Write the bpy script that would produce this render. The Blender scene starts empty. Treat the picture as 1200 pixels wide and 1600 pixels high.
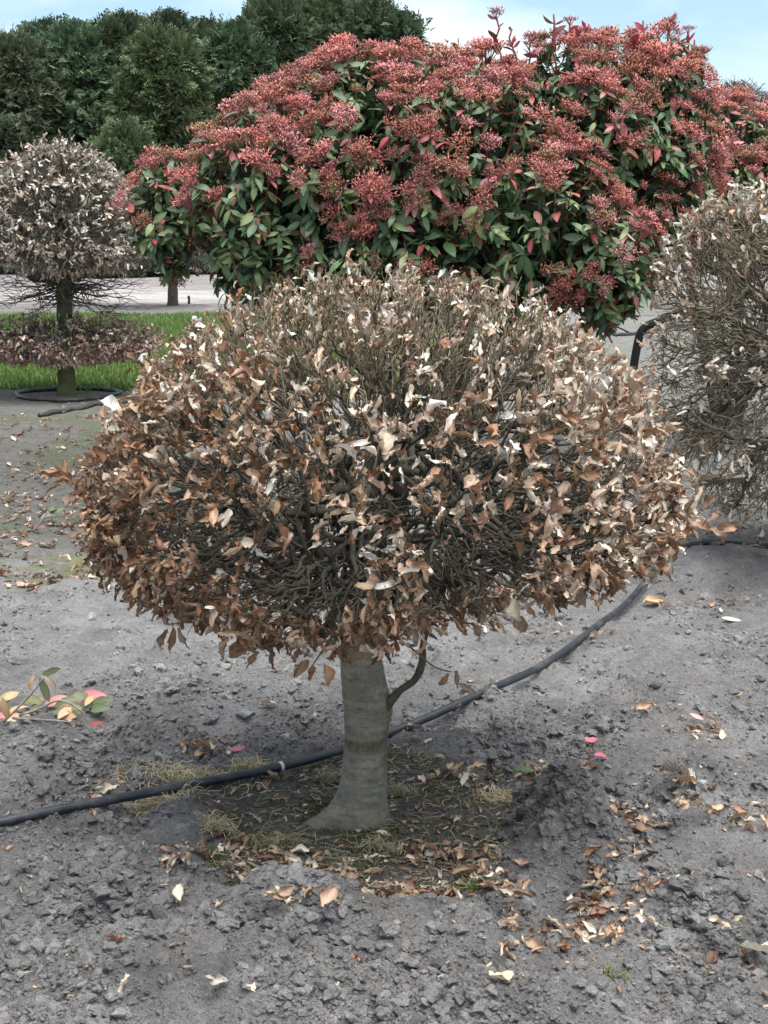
import bpy, math
import numpy as np
from mathutils import Matrix, Vector, kdtree

rng = np.random.default_rng(11)
S = bpy.context.scene
COL = S.collection

# ------------------------------------------------------------------ camera
CAM_H = 1.6
F_PX = 2300.0                       # focal length in pixels of the 1200 x 1600 photograph
PITCH = math.atan(430.0 / F_PX)     # horizon 430 px above the middle
cam_d = bpy.data.cameras.new("camera")
cam_d.lens = 36.0 * F_PX / 1600.0
cam_d.sensor_width = 36.0
cam_d.clip_start = 0.05
cam_d.clip_end = 3000.0
cam = bpy.data.objects.new("camera", cam_d)
COL.objects.link(cam)
cam.location = (0, 0, CAM_H)
cam.rotation_euler = (math.pi / 2 - PITCH, 0, 0)
S.camera = cam

# ------------------------------------------------------------------ world, sun, exposure
SUN_ELEV, SUN_AZ = 74.0, 135.0      # azimuth clockwise from +Y (view direction)
world = bpy.data.worlds.new("World")
S.world = world
world.use_nodes = True
wn, wl = world.node_tree.nodes, world.node_tree.links
wn.clear()
w_out = wn.new("ShaderNodeOutputWorld")
w_bg = wn.new("ShaderNodeBackground")
w_sky = wn.new("ShaderNodeTexSky")
w_sky.sky_type = 'NISHITA'
w_sky.sun_disc = False
w_sky.sun_elevation = math.radians(SUN_ELEV)
w_sky.sun_rotation = math.radians(SUN_AZ)
w_sky.air_density = 1.3
w_sky.dust_density = 0.3
w_sky.ozone_density = 6.0
w_bg.inputs[1].default_value = 0.10
w_tc = wn.new("ShaderNodeTexCoord")
w_map = wn.new("ShaderNodeMapping")
w_map.inputs['Scale'].default_value = (1.0, 1.0, 3.2)
w_map.inputs['Location'].default_value = (0.35, 0.2, 0.1)
w_noise = wn.new("ShaderNodeTexNoise")
w_noise.inputs['Scale'].default_value = 4.5
w_noise.inputs['Detail'].default_value = 7.0
w_noise.inputs['Roughness'].default_value = 0.52
w_ramp = wn.new("ShaderNodeValToRGB")
w_ramp.color_ramp.elements[0].position = 0.42
w_ramp.color_ramp.elements[0].color = (0.05, 0.05, 0.05, 1)
w_ramp.color_ramp.elements[1].position = 0.62
w_ramp.color_ramp.elements[1].color = (0.92, 0.92, 0.92, 1)
w_mix = wn.new("ShaderNodeMix")
w_mix.data_type = 'RGBA'
w_mix.inputs['B'].default_value = (6.0, 6.7, 7.1, 1)
wl.new(w_tc.outputs['Generated'], w_map.inputs['Vector'])
wl.new(w_map.outputs['Vector'], w_noise.inputs['Vector'])
wl.new(w_noise.outputs['Fac'], w_ramp.inputs['Fac'])
wl.new(w_ramp.outputs['Color'], w_mix.inputs['Factor'])
wl.new(w_sky.outputs['Color'], w_mix.inputs['A'])
wl.new(w_mix.outputs['Result'], w_bg.inputs[0])
wl.new(w_bg.outputs[0], w_out.inputs[0])

sun_d = bpy.data.lights.new("sun", 'SUN')
sun_d.energy = 4.6
sun_d.angle = math.radians(60)
sun_d.color = (1.0, 0.965, 0.91)
sun = bpy.data.objects.new("sun", sun_d)
COL.objects.link(sun)
_el, _az = math.radians(SUN_ELEV), math.radians(SUN_AZ)
to_sun = Vector((math.sin(_az) * math.cos(_el), math.cos(_az) * math.cos(_el), math.sin(_el)))
sun.rotation_euler = (-to_sun).to_track_quat('-Z', 'Y').to_euler()
sun.location = to_sun * 60

S.view_settings.view_transform = 'Standard'
S.view_settings.look = 'None'
S.view_settings.exposure = 0.84
S.view_settings.gamma = 1.0
S.view_settings.use_curve_mapping = False
S.render.engine = 'CYCLES'
S.cycles.max_bounces = 6
S.cycles.diffuse_bounces = 3
S.cycles.transparent_max_bounces = 4

# ------------------------------------------------------------------ pixel <-> world helpers (used to measure the photograph)
FWD = np.array([0, math.cos(PITCH), -math.sin(PITCH)])
UPV = np.array([0, math.sin(PITCH), math.cos(PITCH)])


def ray(px, py):
    return np.array([(px - 600) / F_PX, 0, 0]) + UPV * (-(py - 800) / F_PX) + FWD


def at_depth(px, py, Y):
    r = ray(px, py)
    return np.array([0, 0, CAM_H]) + r * (Y / r[1])


def on_ground(px, py, z=0.0):
    r = ray(px, py)
    return np.array([0, 0, CAM_H]) + r * ((z - CAM_H) / r[2])


def project(P):
    P = np.asarray(P, float)
    q = P - np.array([0, 0, CAM_H])
    zc = np.maximum(q @ FWD, 1e-3)
    return 600 + F_PX * q[..., 0] / zc, 800 - F_PX * (q @ UPV) / zc


def sstep(a, b, x):
    t = np.clip((x - a) / (b - a), 0, 1)
    return t * t * (3 - 2 * t)


# ------------------------------------------------------------------ noise
_perm = np.random.default_rng(5).permutation(512)
_perm = np.concatenate([_perm, _perm, _perm])
_g2 = np.random.default_rng(6).uniform(0, 2 * np.pi, 512)
_g2 = np.stack([np.cos(_g2), np.sin(_g2)], -1)


def noise2(x, y, s=0):
    x = np.asarray(x, float) + s * 37.17
    y = np.asarray(y, float) + s * 91.73
    xi, yi = np.floor(x).astype(int), np.floor(y).astype(int)
    xf, yf = x - xi, y - yi
    u, v = xf * xf * xf * (xf * (xf * 6 - 15) + 10), yf * yf * yf * (yf * (yf * 6 - 15) + 10)

    def g(i, j, dx, dy):
        h = _perm[(_perm[i & 511] + j) & 511]
        return _g2[h, 0] * dx + _g2[h, 1] * dy
    a, b = g(xi, yi, xf, yf), g(xi + 1, yi, xf - 1, yf)
    c, d = g(xi, yi + 1, xf, yf - 1), g(xi + 1, yi + 1, xf - 1, yf - 1)
    return ((a + u * (b - a)) * (1 - v) + (c + u * (d - c)) * v) * 1.5


def fbm2(x, y, s=0, octv=4, gain=0.5):
    t, a = 0, 1.0
    for k in range(octv):
        t = t + a * noise2(x * 2 ** k, y * 2 ** k, s + k)
        a *= gain
    return t


# ------------------------------------------------------------------ mesh builders
def norm(v):
    v = np.asarray(v, float)
    return v / np.maximum(np.linalg.norm(v, axis=-1, keepdims=True), 1e-9)


def make_mesh(name, V, Fs, mat, col=None, uv=None, smooth=True):
    """V (n,3); Fs = list of (m,k) index arrays; col (n,3) per vertex; uv (n,2) per vertex"""
    V = np.ascontiguousarray(V, np.float32)
    Fs = [np.asarray(f, np.int32) for f in Fs if len(f)]
    me = bpy.data.meshes.new(name)
    me.vertices.add(len(V))
    me.vertices.foreach_set("co", V.ravel())
    li = np.concatenate([f.ravel() for f in Fs])
    cnt = np.concatenate([np.full(len(f), f.shape[1], np.int32) for f in Fs])
    st = np.concatenate([[0], np.cumsum(cnt)[:-1]]).astype(np.int32)
    me.loops.add(len(li))
    me.loops.foreach_set("vertex_index", li)
    me.polygons.add(len(cnt))
    me.polygons.foreach_set("loop_start", st)
    me.polygons.foreach_set("loop_total", cnt)
    me.polygons.foreach_set("use_smooth", np.full(len(cnt), smooth, bool))
    if col is None:
        col = np.ones((len(V), 3))
    c4 = np.ones((len(V), 4), np.float32)
    c4[:, :3] = col
    at = me.color_attributes.new("Col", 'FLOAT_COLOR', 'POINT')
    at.data.foreach_set("color", c4.ravel())
    if uv is not None:
        ul = me.uv_layers.new(name="UVMap")
        ul.data.foreach_set("uv", np.asarray(uv, np.float32)[li].ravel())
    me.update(calc_edges=True)
    me.materials.append(mat)
    return me


def link(name, me, parent=None, kind=None):
    o = bpy.data.objects.new(name, me)
    COL.objects.link(o)
    o.color = (1, 1, 1, 1)
    if parent is not None:
        o.parent = parent
        if me is not None:
            o.location = -Vector(parent.location)      # meshes are written in world space
    if kind:
        o['kind'] = kind
    return o


def tag(o, label, cat, group=None):
    o['label'] = label
    o['category'] = cat
    if group:
        o['group'] = group
    return o


def empty(name, loc, label, cat, group=None):
    o = bpy.data.objects.new(name, None)
    COL.objects.link(o)
    o.location = tuple(float(a) for a in loc)
    o.empty_display_size = 0.1
    return tag(o, label, cat, group)


def tubes(paths, radii, sides=5):
    """paths (N,P,3), radii (N,P) -> V, F(quads), index of the path per vertex"""
    paths = np.asarray(paths, float)
    N, P, _ = paths.shape
    T = np.empty_like(paths)
    T[:, 1:-1] = paths[:, 2:] - paths[:, :-2]
    T[:, 0] = paths[:, 1] - paths[:, 0]
    T[:, -1] = paths[:, -1] - paths[:, -2]
    T = norm(T)
    ref = norm(T.mean(1) + 1e-6)
    k = np.argmin(np.abs(ref), axis=1)
    R = np.zeros((N, 3))
    R[np.arange(N), k] = 1
    A = norm(np.cross(T, R[:, None, :]))
    B = np.cross(T, A)
    an = np.arange(sides) / sides * 2 * np.pi
    V = (paths[:, :, None, :] + radii[:, :, None, None] *
         (A[:, :, None, :] * np.cos(an)[None, None, :, None] + B[:, :, None, :] * np.sin(an)[None, None, :, None]))
    idx = np.arange(N * P * sides).reshape(N, P, sides)
    a, b = idx[:, :-1, :], idx[:, 1:, :]
    Fq = np.stack([a, np.roll(a, -1, 2), np.roll(b, -1, 2), b], -1).reshape(-1, 4)
    # close both ends
    caps = np.concatenate([idx[:, 0, ::-1], idx[:, -1, :]], 0)
    return V.reshape(-1, 3), [Fq, caps], np.repeat(np.arange(N), P * sides)


def frames(d, n):
    """rotation matrices (N,3,3) with local Y along d and local Z near n"""
    y = norm(d)
    z = n - (n * y).sum(-1, keepdims=True) * y
    z = norm(z)
    x = np.cross(y, z)
    return np.stack([x, y, z], -1)


class Variant:
    def __init__(self, V, Fs, mod=None, uv=None, smooth=True):
        self.V = np.asarray(V, float)
        self.Fs = [np.asarray(f) for f in Fs]
        self.mod = np.ones(len(self.V)) if mod is None else np.asarray(mod, float)
        self.uv = np.zeros((len(self.V), 2)) if uv is None else np.asarray(uv, float)
        self.me = None
        self.smooth = smooth

    def mesh(self, name, mat):
        if self.me is None:
            self.me = make_mesh(name, self.V, self.Fs, mat, np.repeat(self.mod[:, None], 3, 1), self.uv, self.smooth)
        return self.me


def merged(name, variants, vid, R, loc, scale, colr, mat, smooth=True):
    """one mesh out of many placed variants"""
    Vs, Cs, Us, Fd, off = [], [], [], {}, 0
    scale = np.asarray(scale, float)
    if scale.ndim == 1:
        scale = scale[:, None].repeat(3, 1)
    for i, va in enumerate(variants):
        k = np.where(vid == i)[0]
        if not len(k):
            continue
        nv = len(va.V)
        p = va.V[None] * scale[k][:, None, :]
        p = np.einsum('nij,nvj->nvi', R[k], p) + loc[k][:, None, :]
        Vs.append(p.reshape(-1, 3))
        Cs.append((colr[k][:, None, :] * va.mod[None, :, None]).reshape(-1, 3))
        Us.append(np.tile(va.uv, (len(k), 1)))
        for f in va.Fs:
            ff = (f[None] + (off + np.arange(len(k)) * nv)[:, None, None]).reshape(-1, f.shape[1])
            Fd.setdefault(f.shape[1], []).append(ff)
        off += nv * len(k)
    return make_mesh(name, np.concatenate(Vs), [np.concatenate(v) for v in Fd.values()], mat,
                     np.concatenate(Cs), np.concatenate(Us), smooth)


def place(name, va, Rm, loc, sc, colr, mat, parent=None):
    """one object sharing the variant's mesh"""
    o = bpy.data.objects.new(name, va.mesh(name, mat))
    COL.objects.link(o)
    sc = np.ones(3) * sc
    M = Matrix(((*(Rm[0] * sc), loc[0]), (*(Rm[1] * sc), loc[1]), (*(Rm[2] * sc), loc[2]), (0, 0, 0, 1)))
    if parent is not None:
        o.parent = parent
        M = Matrix.Translation(-Vector(parent.location)) @ M
    o.matrix_basis = M
    o.color = (float(colr[0]), float(colr[1]), float(colr[2]), 1)
    return o


# ------------------------------------------------------------------ materials
def mat_base(name):
    m = bpy.data.materials.new(name)
    m.use_nodes = True
    nt = m.node_tree
    b = nt.nodes['Principled BSDF']
    at = nt.nodes.new("ShaderNodeAttribute")
    at.attribute_name = "Col"
    oi = nt.nodes.new("ShaderNodeObjectInfo")
    mx = nt.nodes.new("ShaderNodeMix")
    mx.data_type = 'RGBA'
    mx.blend_type = 'MULTIPLY'
    mx.inputs['Factor'].default_value = 1
    nt.links.new(at.outputs['Color'], mx.inputs['A'])
    nt.links.new(oi.outputs['Color'], mx.inputs['B'])
    return m, nt, b, mx.outputs['Result']


def noise_node(nt, scale, detail=4, rough=0.55, coord='Object', stretch=None):
    tc = nt.nodes.new("ShaderNodeTexCoord")
    n = nt.nodes.new("ShaderNodeTexNoise")
    n.inputs['Scale'].default_value = scale
    n.inputs['Detail'].default_value = detail
    n.inputs['Roughness'].default_value = rough
    if stretch:
        mp = nt.nodes.new("ShaderNodeMapping")
        mp.inputs['Scale'].default_value = stretch
        nt.links.new(tc.outputs[coord], mp.inputs['Vector'])
        nt.links.new(mp.outputs['Vector'], n.inputs['Vector'])
    else:
        nt.links.new(tc.outputs[coord], n.inputs['Vector'])
    return n.outputs['Fac']


def scale_color(nt, colr, fac, lo, hi):
    """colour * mapped noise"""
    mr = nt.nodes.new("ShaderNodeMapRange")
    mr.inputs['From Min'].default_value = 0.25
    mr.inputs['From Max'].default_value = 0.75
    mr.inputs['To Min'].default_value = lo
    mr.inputs['To Max'].default_value = hi
    nt.links.new(fac, mr.inputs['Value'])
    v = nt.nodes.new("ShaderNodeVectorMath")
    v.operation = 'SCALE'
    nt.links.new(colr, v.inputs[0])
    nt.links.new(mr.outputs['Result'], v.inputs['Scale'])
    return v.outputs['Vector']


def add_bump(nt, b, fac, strength, dist):
    bp = nt.nodes.new("ShaderNodeBump")
    bp.inputs['Strength'].default_value = strength
    bp.inputs['Distance'].default_value = dist
    nt.links.new(fac, bp.inputs['Height'])
    nt.links.new(bp.outputs['Normal'], b.inputs['Normal'])


def leaf_material(name, rough=0.6, trans=0.25, spec=0.4, veins=0.35, speck=1.0):
    m, nt, b, colr = mat_base(name)
    uv = nt.nodes.new("ShaderNodeTexCoord")
    sep = nt.nodes.new("ShaderNodeSeparateXYZ")
    nt.links.new(uv.outputs['UV'], sep.inputs[0])
    ab = nt.nodes.new("ShaderNodeMath")
    ab.operation = 'ABSOLUTE'
    nt.links.new(sep.outputs['X'], ab.inputs[0])
    s1 = nt.nodes.new("ShaderNodeMath")
    s1.operation = 'MULTIPLY_ADD'
    s1.inputs[1].default_value = -0.55
    nt.links.new(ab.outputs[0], s1.inputs[0])
    nt.links.new(sep.outputs['Y'], s1.inputs[2])
    s2 = nt.nodes.new("ShaderNodeMath")
    s2.operation = 'MULTIPLY'
    s2.inputs[1].default_value = 2 * math.pi * 8
    nt.links.new(s1.outputs[0], s2.inputs[0])
    sn = nt.nodes.new("ShaderNodeMath")
    sn.operation = 'SINE'
    nt.links.new(s2.outputs[0], sn.inputs[0])
    vein = nt.nodes.new("ShaderNodeMapRange")
    vein.inputs['From Min'].default_value = -1
    vein.inputs['From Max'].default_value = 1
    vein.inputs['To Min'].default_value = 1 - veins * 0.5
    vein.inputs['To Max'].default_value = 1 + veins * 0.3
    nt.links.new(sn.outputs[0], vein.inputs['Value'])
    v = nt.nodes.new("ShaderNodeVectorMath")
    v.operation = 'SCALE'
    nt.links.new(colr, v.inputs[0])
    nt.links.new(vein.outputs['Result'], v.inputs['Scale'])
    c2 = scale_color(nt, v.outputs['Vector'], noise_node(nt, 4.0 * speck, 3, 0.6, 'UV'), 0.72, 1.25)
    nt.links.new(c2, b.inputs['Base Color'])
    b.inputs['Roughness'].default_value = rough
    b.inputs['Specular IOR Level'].default_value = spec
    add_bump(nt, b, sn.outputs[0], 0.25, 0.0012)
    tr = nt.nodes.new("ShaderNodeBsdfTranslucent")
    nt.links.new(c2, tr.inputs['Color'])
    ms = nt.nodes.new("ShaderNodeMixShader")
    ms.inputs[0].default_value = trans
    nt.links.new(b.outputs[0], ms.inputs[1])
    nt.links.new(tr.outputs[0], ms.inputs[2])
    nt.links.new(ms.outputs[0], nt.nodes['Material Output'].inputs['Surface'])
    return m


M_BEECH = leaf_material("dry_beech_leaf", 0.5, 0.18, 0.5, 0.45)
M_PHOT = leaf_material("photinia_leaf", 0.36, 0.15, 0.5, 0.15)
M_BUD = leaf_material("flower_bud", 0.6, 0.2, 0.3, 0.0)
M_NEEDLE = leaf_material("conifer_foliage", 0.75, 0.12, 0.2, 0.0)
M_GRASS = leaf_material("grass_blade", 0.6, 0.25, 0.3, 0.0)


def soil_material(name, bump1, bump2):
    m, nt, b, colr = mat_base(name)
    geo = nt.nodes.new("ShaderNodeNewGeometry")

    def wn_(scale, detail, rough):
        n = nt.nodes.new("ShaderNodeTexNoise")
        n.inputs['Scale'].default_value = scale
        n.inputs['Detail'].default_value = detail
        n.inputs['Roughness'].default_value = rough
        nt.links.new(geo.outputs['Position'], n.inputs['Vector'])
        return n.outputs['Fac']
    c = scale_color(nt, colr, wn_(8, 7, 0.7), 0.66, 1.34)
    c = scale_color(nt, c, wn_(60, 5, 0.7), 0.74, 1.28)
    c = scale_color(nt, c, wn_(230, 4, 0.7), 0.62, 1.42)
    nt.links.new(c, b.inputs['Base Color'])
    b.inputs['Roughness'].default_value = 0.95
    b.inputs['Specular IOR Level'].default_value = 0.12
    n1 = wn_(75, 8, 0.75)
    add_bump(nt, b, n1, bump1, bump2)
    return m


M_SOIL = soil_material("loose_soil", 1.0, 0.045)
M_CLOD = soil_material("soil_clod", 1.0, 0.03)

def bark_material(name, rough=0.85, n_scale=60, lo=0.6, hi=1.4, bump=0.5):
    m, nt, b, colr = mat_base(name)
    c = scale_color(nt, colr, noise_node(nt, n_scale, 5, 0.6), lo, hi)
    nt.links.new(c, b.inputs['Base Color'])
    b.inputs['Roughness'].default_value = rough
    b.inputs['Specular IOR Level'].default_value = 0.2
    add_bump(nt, b, noise_node(nt, n_scale * 2.2, 5, 0.65), bump, 0.004)
    return m


M_TWIG = bark_material("twig_bark")


def trunk_material():
    m, nt, b, colr = mat_base("beech_trunk_bark")
    band = noise_node(nt, 1.0, 6, 0.7, 'Object', (9, 9, 95))         # thin horizontal rings
    patch = noise_node(nt, 14, 5, 0.62, 'Object', (1, 1, 1.6))      # lichen blotches
    moss = noise_node(nt, 1.0, 4, 0.6, 'Object', (16, 16, 26))
    c = scale_color(nt, colr, band, 0.72, 1.28)
    c = scale_color(nt, c, patch, 0.55, 1.45)
    c = scale_color(nt, c, noise_node(nt, 70, 5, 0.7), 0.72, 1.3)
    rp = nt.nodes.new("ShaderNodeValToRGB")
    rp.color_ramp.elements[0].position = 0.5
    rp.color_ramp.elements[1].position = 0.66
    rp.color_ramp.elements[1].color = (0.55, 0.55, 0.55, 1)
    nt.links.new(moss, rp.inputs['Fac'])
    mx = nt.nodes.new("ShaderNodeMix")
    mx.data_type = 'RGBA'
    nt.links.new(rp.outputs['Color'], mx.inputs['Factor'])
    nt.links.new(c, mx.inputs['A'])
    mx.inputs['B'].default_value = (0.15, 0.165, 0.135, 1)
    nt.links.new(mx.outputs['Result'], b.inputs['Base Color'])
    b.inputs['Roughness'].default_value = 0.72
    b.inputs['Specular IOR Level'].default_value = 0.25
    add_bump(nt, b, band, 0.45, 0.005)
    return m


M_TRUNK = trunk_material()


def hose_material():
    m, nt, b, colr = mat_base("black_polythene_pipe")
    c = scale_color(nt, colr, noise_node(nt, 22, 5, 0.65), 0.7, 1.7)
    rp = nt.nodes.new("ShaderNodeValToRGB")
    rp.color_ramp.elements[0].position = 0.47
    rp.color_ramp.elements[1].position = 0.72
    rp.color_ramp.elements[1].color = (0.7, 0.7, 0.7, 1)
    nt.links.new(noise_node(nt, 9, 7, 0.72), rp.inputs['Fac'])
    mx = nt.nodes.new("ShaderNodeMix")
    mx.data_type = 'RGBA'
    nt.links.new(rp.outputs['Color'], mx.inputs['Factor'])
    nt.links.new(c, mx.inputs['A'])
    mx.inputs['B'].default_value = (0.12, 0.115, 0.11, 1)
    nt.links.new(mx.outputs['Result'], b.inputs['Base Color'])
    b.inputs['Roughness'].default_value = 0.46
    b.inputs['Specular IOR Level'].default_value = 0.5
    add_bump(nt, b, noise_node(nt, 160, 3, 0.6), 0.12, 0.002)
    return m


M_HOSE = hose_material()


def plain_material(name, rough=0.6):
    m, nt, b, colr = mat_base(name)
    c = scale_color(nt, colr, noise_node(nt, 90, 4, 0.6), 0.8, 1.2)
    nt.links.new(c, b.inputs['Base Color'])
    b.inputs['Roughness'].default_value = rough
    b.inputs['Specular IOR Level'].default_value = 0.15
    return m


M_PLAIN = plain_material("weathered_plastic")

# ------------------------------------------------------------------ ground shape
TRUNK_Y = 3.886
BASE = on_ground(566, 1280)
TRUNK_X = BASE[0]

#  px, py, height, radius x, radius y (metres)
BUMPS = [
    (600, 1480, 0.055, 0.42, 0.14), (440, 1450, 0.05, 0.12, 0.12), (890, 1310, 0.115, 0.12, 0.15),
    (870, 1270, 0.05, 0.08, 0.06), (250, 1420, 0.05, 0.13, 0.09), (150, 1435, -0.075, 0.075, 0.05),
    (60, 1380, 0.06, 0.16, 0.12), (130, 1215, -0.07, 0.12, 0.11), (60, 1165, 0.05, 0.16, 0.12),
    (250, 1150, 0.045, 0.10, 0.12), (330, 1120, 0.035, 0.13, 0.14), (430, 1090, 0.03, 0.2, 0.14),
    (380, 1560, 0.05, 0.2, 0.09), (150, 1530, 0.03, 0.22, 0.1), (760, 1580, 0.04, 0.14, 0.06),
    (900, 1580, 0.045, 0.1, 0.07), (1080, 1460, 0.07, 0.14, 0.11), (1180, 1440, 0.05, 0.1, 0.1),
    (1010, 1540, 0.03, 0.12, 0.08), (1000, 1345, -0.025, 0.12, 0.12), (1130, 1250, 0.04, 0.2, 0.12),
    (780, 1180, 0.045, 0.13, 0.12), (690, 1175, 0.03, 0.07, 0.08), (1000, 1200, 0.04, 0.16, 0.13),
    (860, 1450, -0.02, 0.1, 0.1), (1100, 1060, 0.05, 0.4, 0.3), (1120, 900, 0.09, 0.5, 0.35),
    (960, 1010, 0.03, 0.25, 0.2), (700, 1100, 0.02, 0.3, 0.2), (40, 1280, 0.03, 0.15, 0.1),
]
BUMPW = [(on_ground(a, b)[0], on_ground(a, b)[1], h, sx, sy) for a, b, h, sx, sy in BUMPS]


def basin(x, y):
    """1 inside the shallow planting basin round the trunk, 0 outside"""
    r = np.hypot((x + 0.06) / 0.46, (y - 3.86) / 0.56)
    r = r + 0.16 * noise2(x * 4.1, y * 4.1, 3)
    return 1 - sstep(0.8, 1.12, r)


def loose(x, y):
    l = 1 - 0.85 * basin(x, y)
    l = l * (1 - 0.62 * sstep(4.7, 7.5, y)) * (1 - 0.8 * sstep(9, 14, y))
    return l


def lumpy(x, y, s):
    """rounded lumps: billowed noise"""
    return 1 - 2 * np.abs(noise2(x, y, s))


def height(x, y):
    x = np.asarray(x, float)
    y = np.asarray(y, float)
    h = np.zeros(np.broadcast(x, y).shape)
    for bx, by, hh, sx, sy in BUMPW:
        h = h + 1.55 * hh * np.exp(-((x - bx) / sx) ** 2 - ((y - by) / sy) ** 2)
    l = loose(x, y)
    wx = x + 0.03 * noise2(x * 9, y * 9, 21)
    wy = y + 0.03 * noise2(x * 9, y * 9, 22)
    h = h + l * 0.042 * fbm2(wx * 3.6, wy * 3.6, 1, 4)
    cl = sstep(-0.35, 0.35, noise2(x * 2.3, y * 2.3, 31)) * 0.7 + 0.3
    h = h + l * cl * (0.019 * lumpy(wx * 11, wy * 11, 41) + 0.009 * lumpy(wx * 24 + 3, wy * 24, 42)
                      + 0.0055 * lumpy(wx * 52, wy * 52, 43))
    h = h + l * (0.0032 * noise2(x * 85, y * 85, 44) + 0.002 * noise2(x * 47, y * 140, 45))
    h = h + 0.02 * fbm2(x * 6, y * 6, 52, 4) * sstep(4.6, 7, y) * (1 - sstep(12, 18, y))
    h = h + 0.004 * fbm2(x * 14, y * 14, 51, 3) * np.exp(-np.maximum(y - 3, 0) / 9)
    h = h + 0.05 * noise2(x * 0.35, y * 0.35, 61) * sstep(6, 12, y)
    # crusted, flat-topped patches cut by steps
    return h


def build_axis(lo, hi, fine, grow, far_lo, far_hi):
    a = list(np.arange(lo, hi, fine))
    s = fine
    while a[-1] < far_hi:
        s = min(s * grow, 40)
        a.append(a[-1] + s)
    b = []
    p, s = a[0], fine
    while p > far_lo:
        s = min(s * 1.25, 40)
        p -= s
        b.append(p)
    return np.array(b[::-1] + a)


xh = [0.0]
s = 0.0062
while xh[-1] < 420:
    if xh[-1] > 1.0:
        s = min(s * (1.02 if xh[-1] < 3 else 1.16), 40)
    xh.append(xh[-1] + s)
xh = np.array(xh)
gx = np.concatenate([-xh[:0:-1], xh])
gy = build_axis(2.62, 4.7, 0.0062, 1.0105, -60, 700)
GX, GY = np.meshgrid(gx, gy)
GZ = height(GX, GY)


def blob(px, py, cx, cy, rx, ry):
    return np.exp(-((px - cx) / rx) ** 2 - ((py - cy) / ry) ** 2)


def ground_colour(x, y):
    """what the ground is made of at a place: soil, dust, moss, turf, sand"""
    P = np.stack([x, np.maximum(y, 0.6), np.zeros_like(x)], -1)
    px, py = project(P)
    px = px + 40 * noise2(x * 3, y * 3, 71)
    py = py + 14 * noise2(x * 3, y * 3, 72)
    soil = np.array([0.285, 0.272, 0.262])
    c = np.ones(x.shape + (3,)) * soil

    def lay(mask, colr):
        nonlocal c
        m = np.clip(mask, 0, 1)[..., None]
        c = c * (1 - m) + np.array(colr) * m
    n1 = noise2(x * 6, y * 6, 73)
    # drier, paler soil farther off
    lay(0.7 * sstep(1180, 1010, py) * (py < 1300) * (y > 3.5), (0.315, 0.302, 0.29))
    lay(0.85 * blob(px, py, 300, 985, 330, 75) * (0.75 + 0.5 * n1), (0.35, 0.35, 0.34))
    lay(0.6 * blob(px, py, 720, 1050, 160, 60), (0.33, 0.32, 0.315))
    lay(0.5 * blob(px, py, 1130, 830, 160, 60), (0.34, 0.335, 0.33))
    lay(0.55 * sstep(0.05, 0.5, fbm2(x * 1.9, y * 1.9, 77, 4)) * (y < 30), (0.36, 0.355, 0.35))
    lay(0.45 * sstep(0.1, 0.6, fbm2(x * 2.6, y * 2.6, 78, 4)) * (y < 30), (0.175, 0.167, 0.162))
    # damp dark soil in the basin
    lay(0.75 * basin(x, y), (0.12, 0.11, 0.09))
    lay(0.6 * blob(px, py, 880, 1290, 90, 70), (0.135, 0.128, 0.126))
    # litter-stained ground to the left, moss by the path
    zl = sstep(900, 820, py) * sstep(520, 320, px) * (y > 4)
    lay(0.75 * zl, (0.15, 0.142, 0.122))
    lay(0.55 * zl * sstep(0.0, 0.45, noise2(x * 1.7, y * 1.2, 74)), (0.15, 0.165, 0.085))
    lay(0.8 * blob(px, py, 80, 885, 130, 26) * sstep(-0.3, 0.3, n1), (0.24, 0.25, 0.1))
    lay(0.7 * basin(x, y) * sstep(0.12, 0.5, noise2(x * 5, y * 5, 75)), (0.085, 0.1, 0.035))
    zr = sstep(880, 700, py) * sstep(800, 950, px) * (y > 4)
    lay(0.6 * zr, (0.2, 0.2, 0.165))
    # turf strip and the sandy field behind it
    turf = sstep(612, 598, py) * sstep(488, 496, py) * (px < 700)
    lay(turf, (0.10, 0.17, 0.035))
    far = sstep(492, 484, py) * (y > 10)
    lay(far, (0.2, 0.185, 0.175))
    lay(far * blob(px, py, 250, 462, 900, 11), (0.46, 0.43, 0.40))
    lay(far * sstep(446, 436, py), (0.26, 0.235, 0.235))
    return c


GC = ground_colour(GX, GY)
ny_, nx_ = GX.shape
ii = np.arange(nx_ * ny_).reshape(ny_, nx_)
Fg = np.stack([ii[:-1, :-1], ii[:-1, 1:], ii[1:, 1:], ii[1:, :-1]], -1).reshape(-1, 4)
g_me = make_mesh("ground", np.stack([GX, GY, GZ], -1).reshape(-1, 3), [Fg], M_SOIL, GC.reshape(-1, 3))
ground = link("ground", g_me, None, 'structure')


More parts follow.
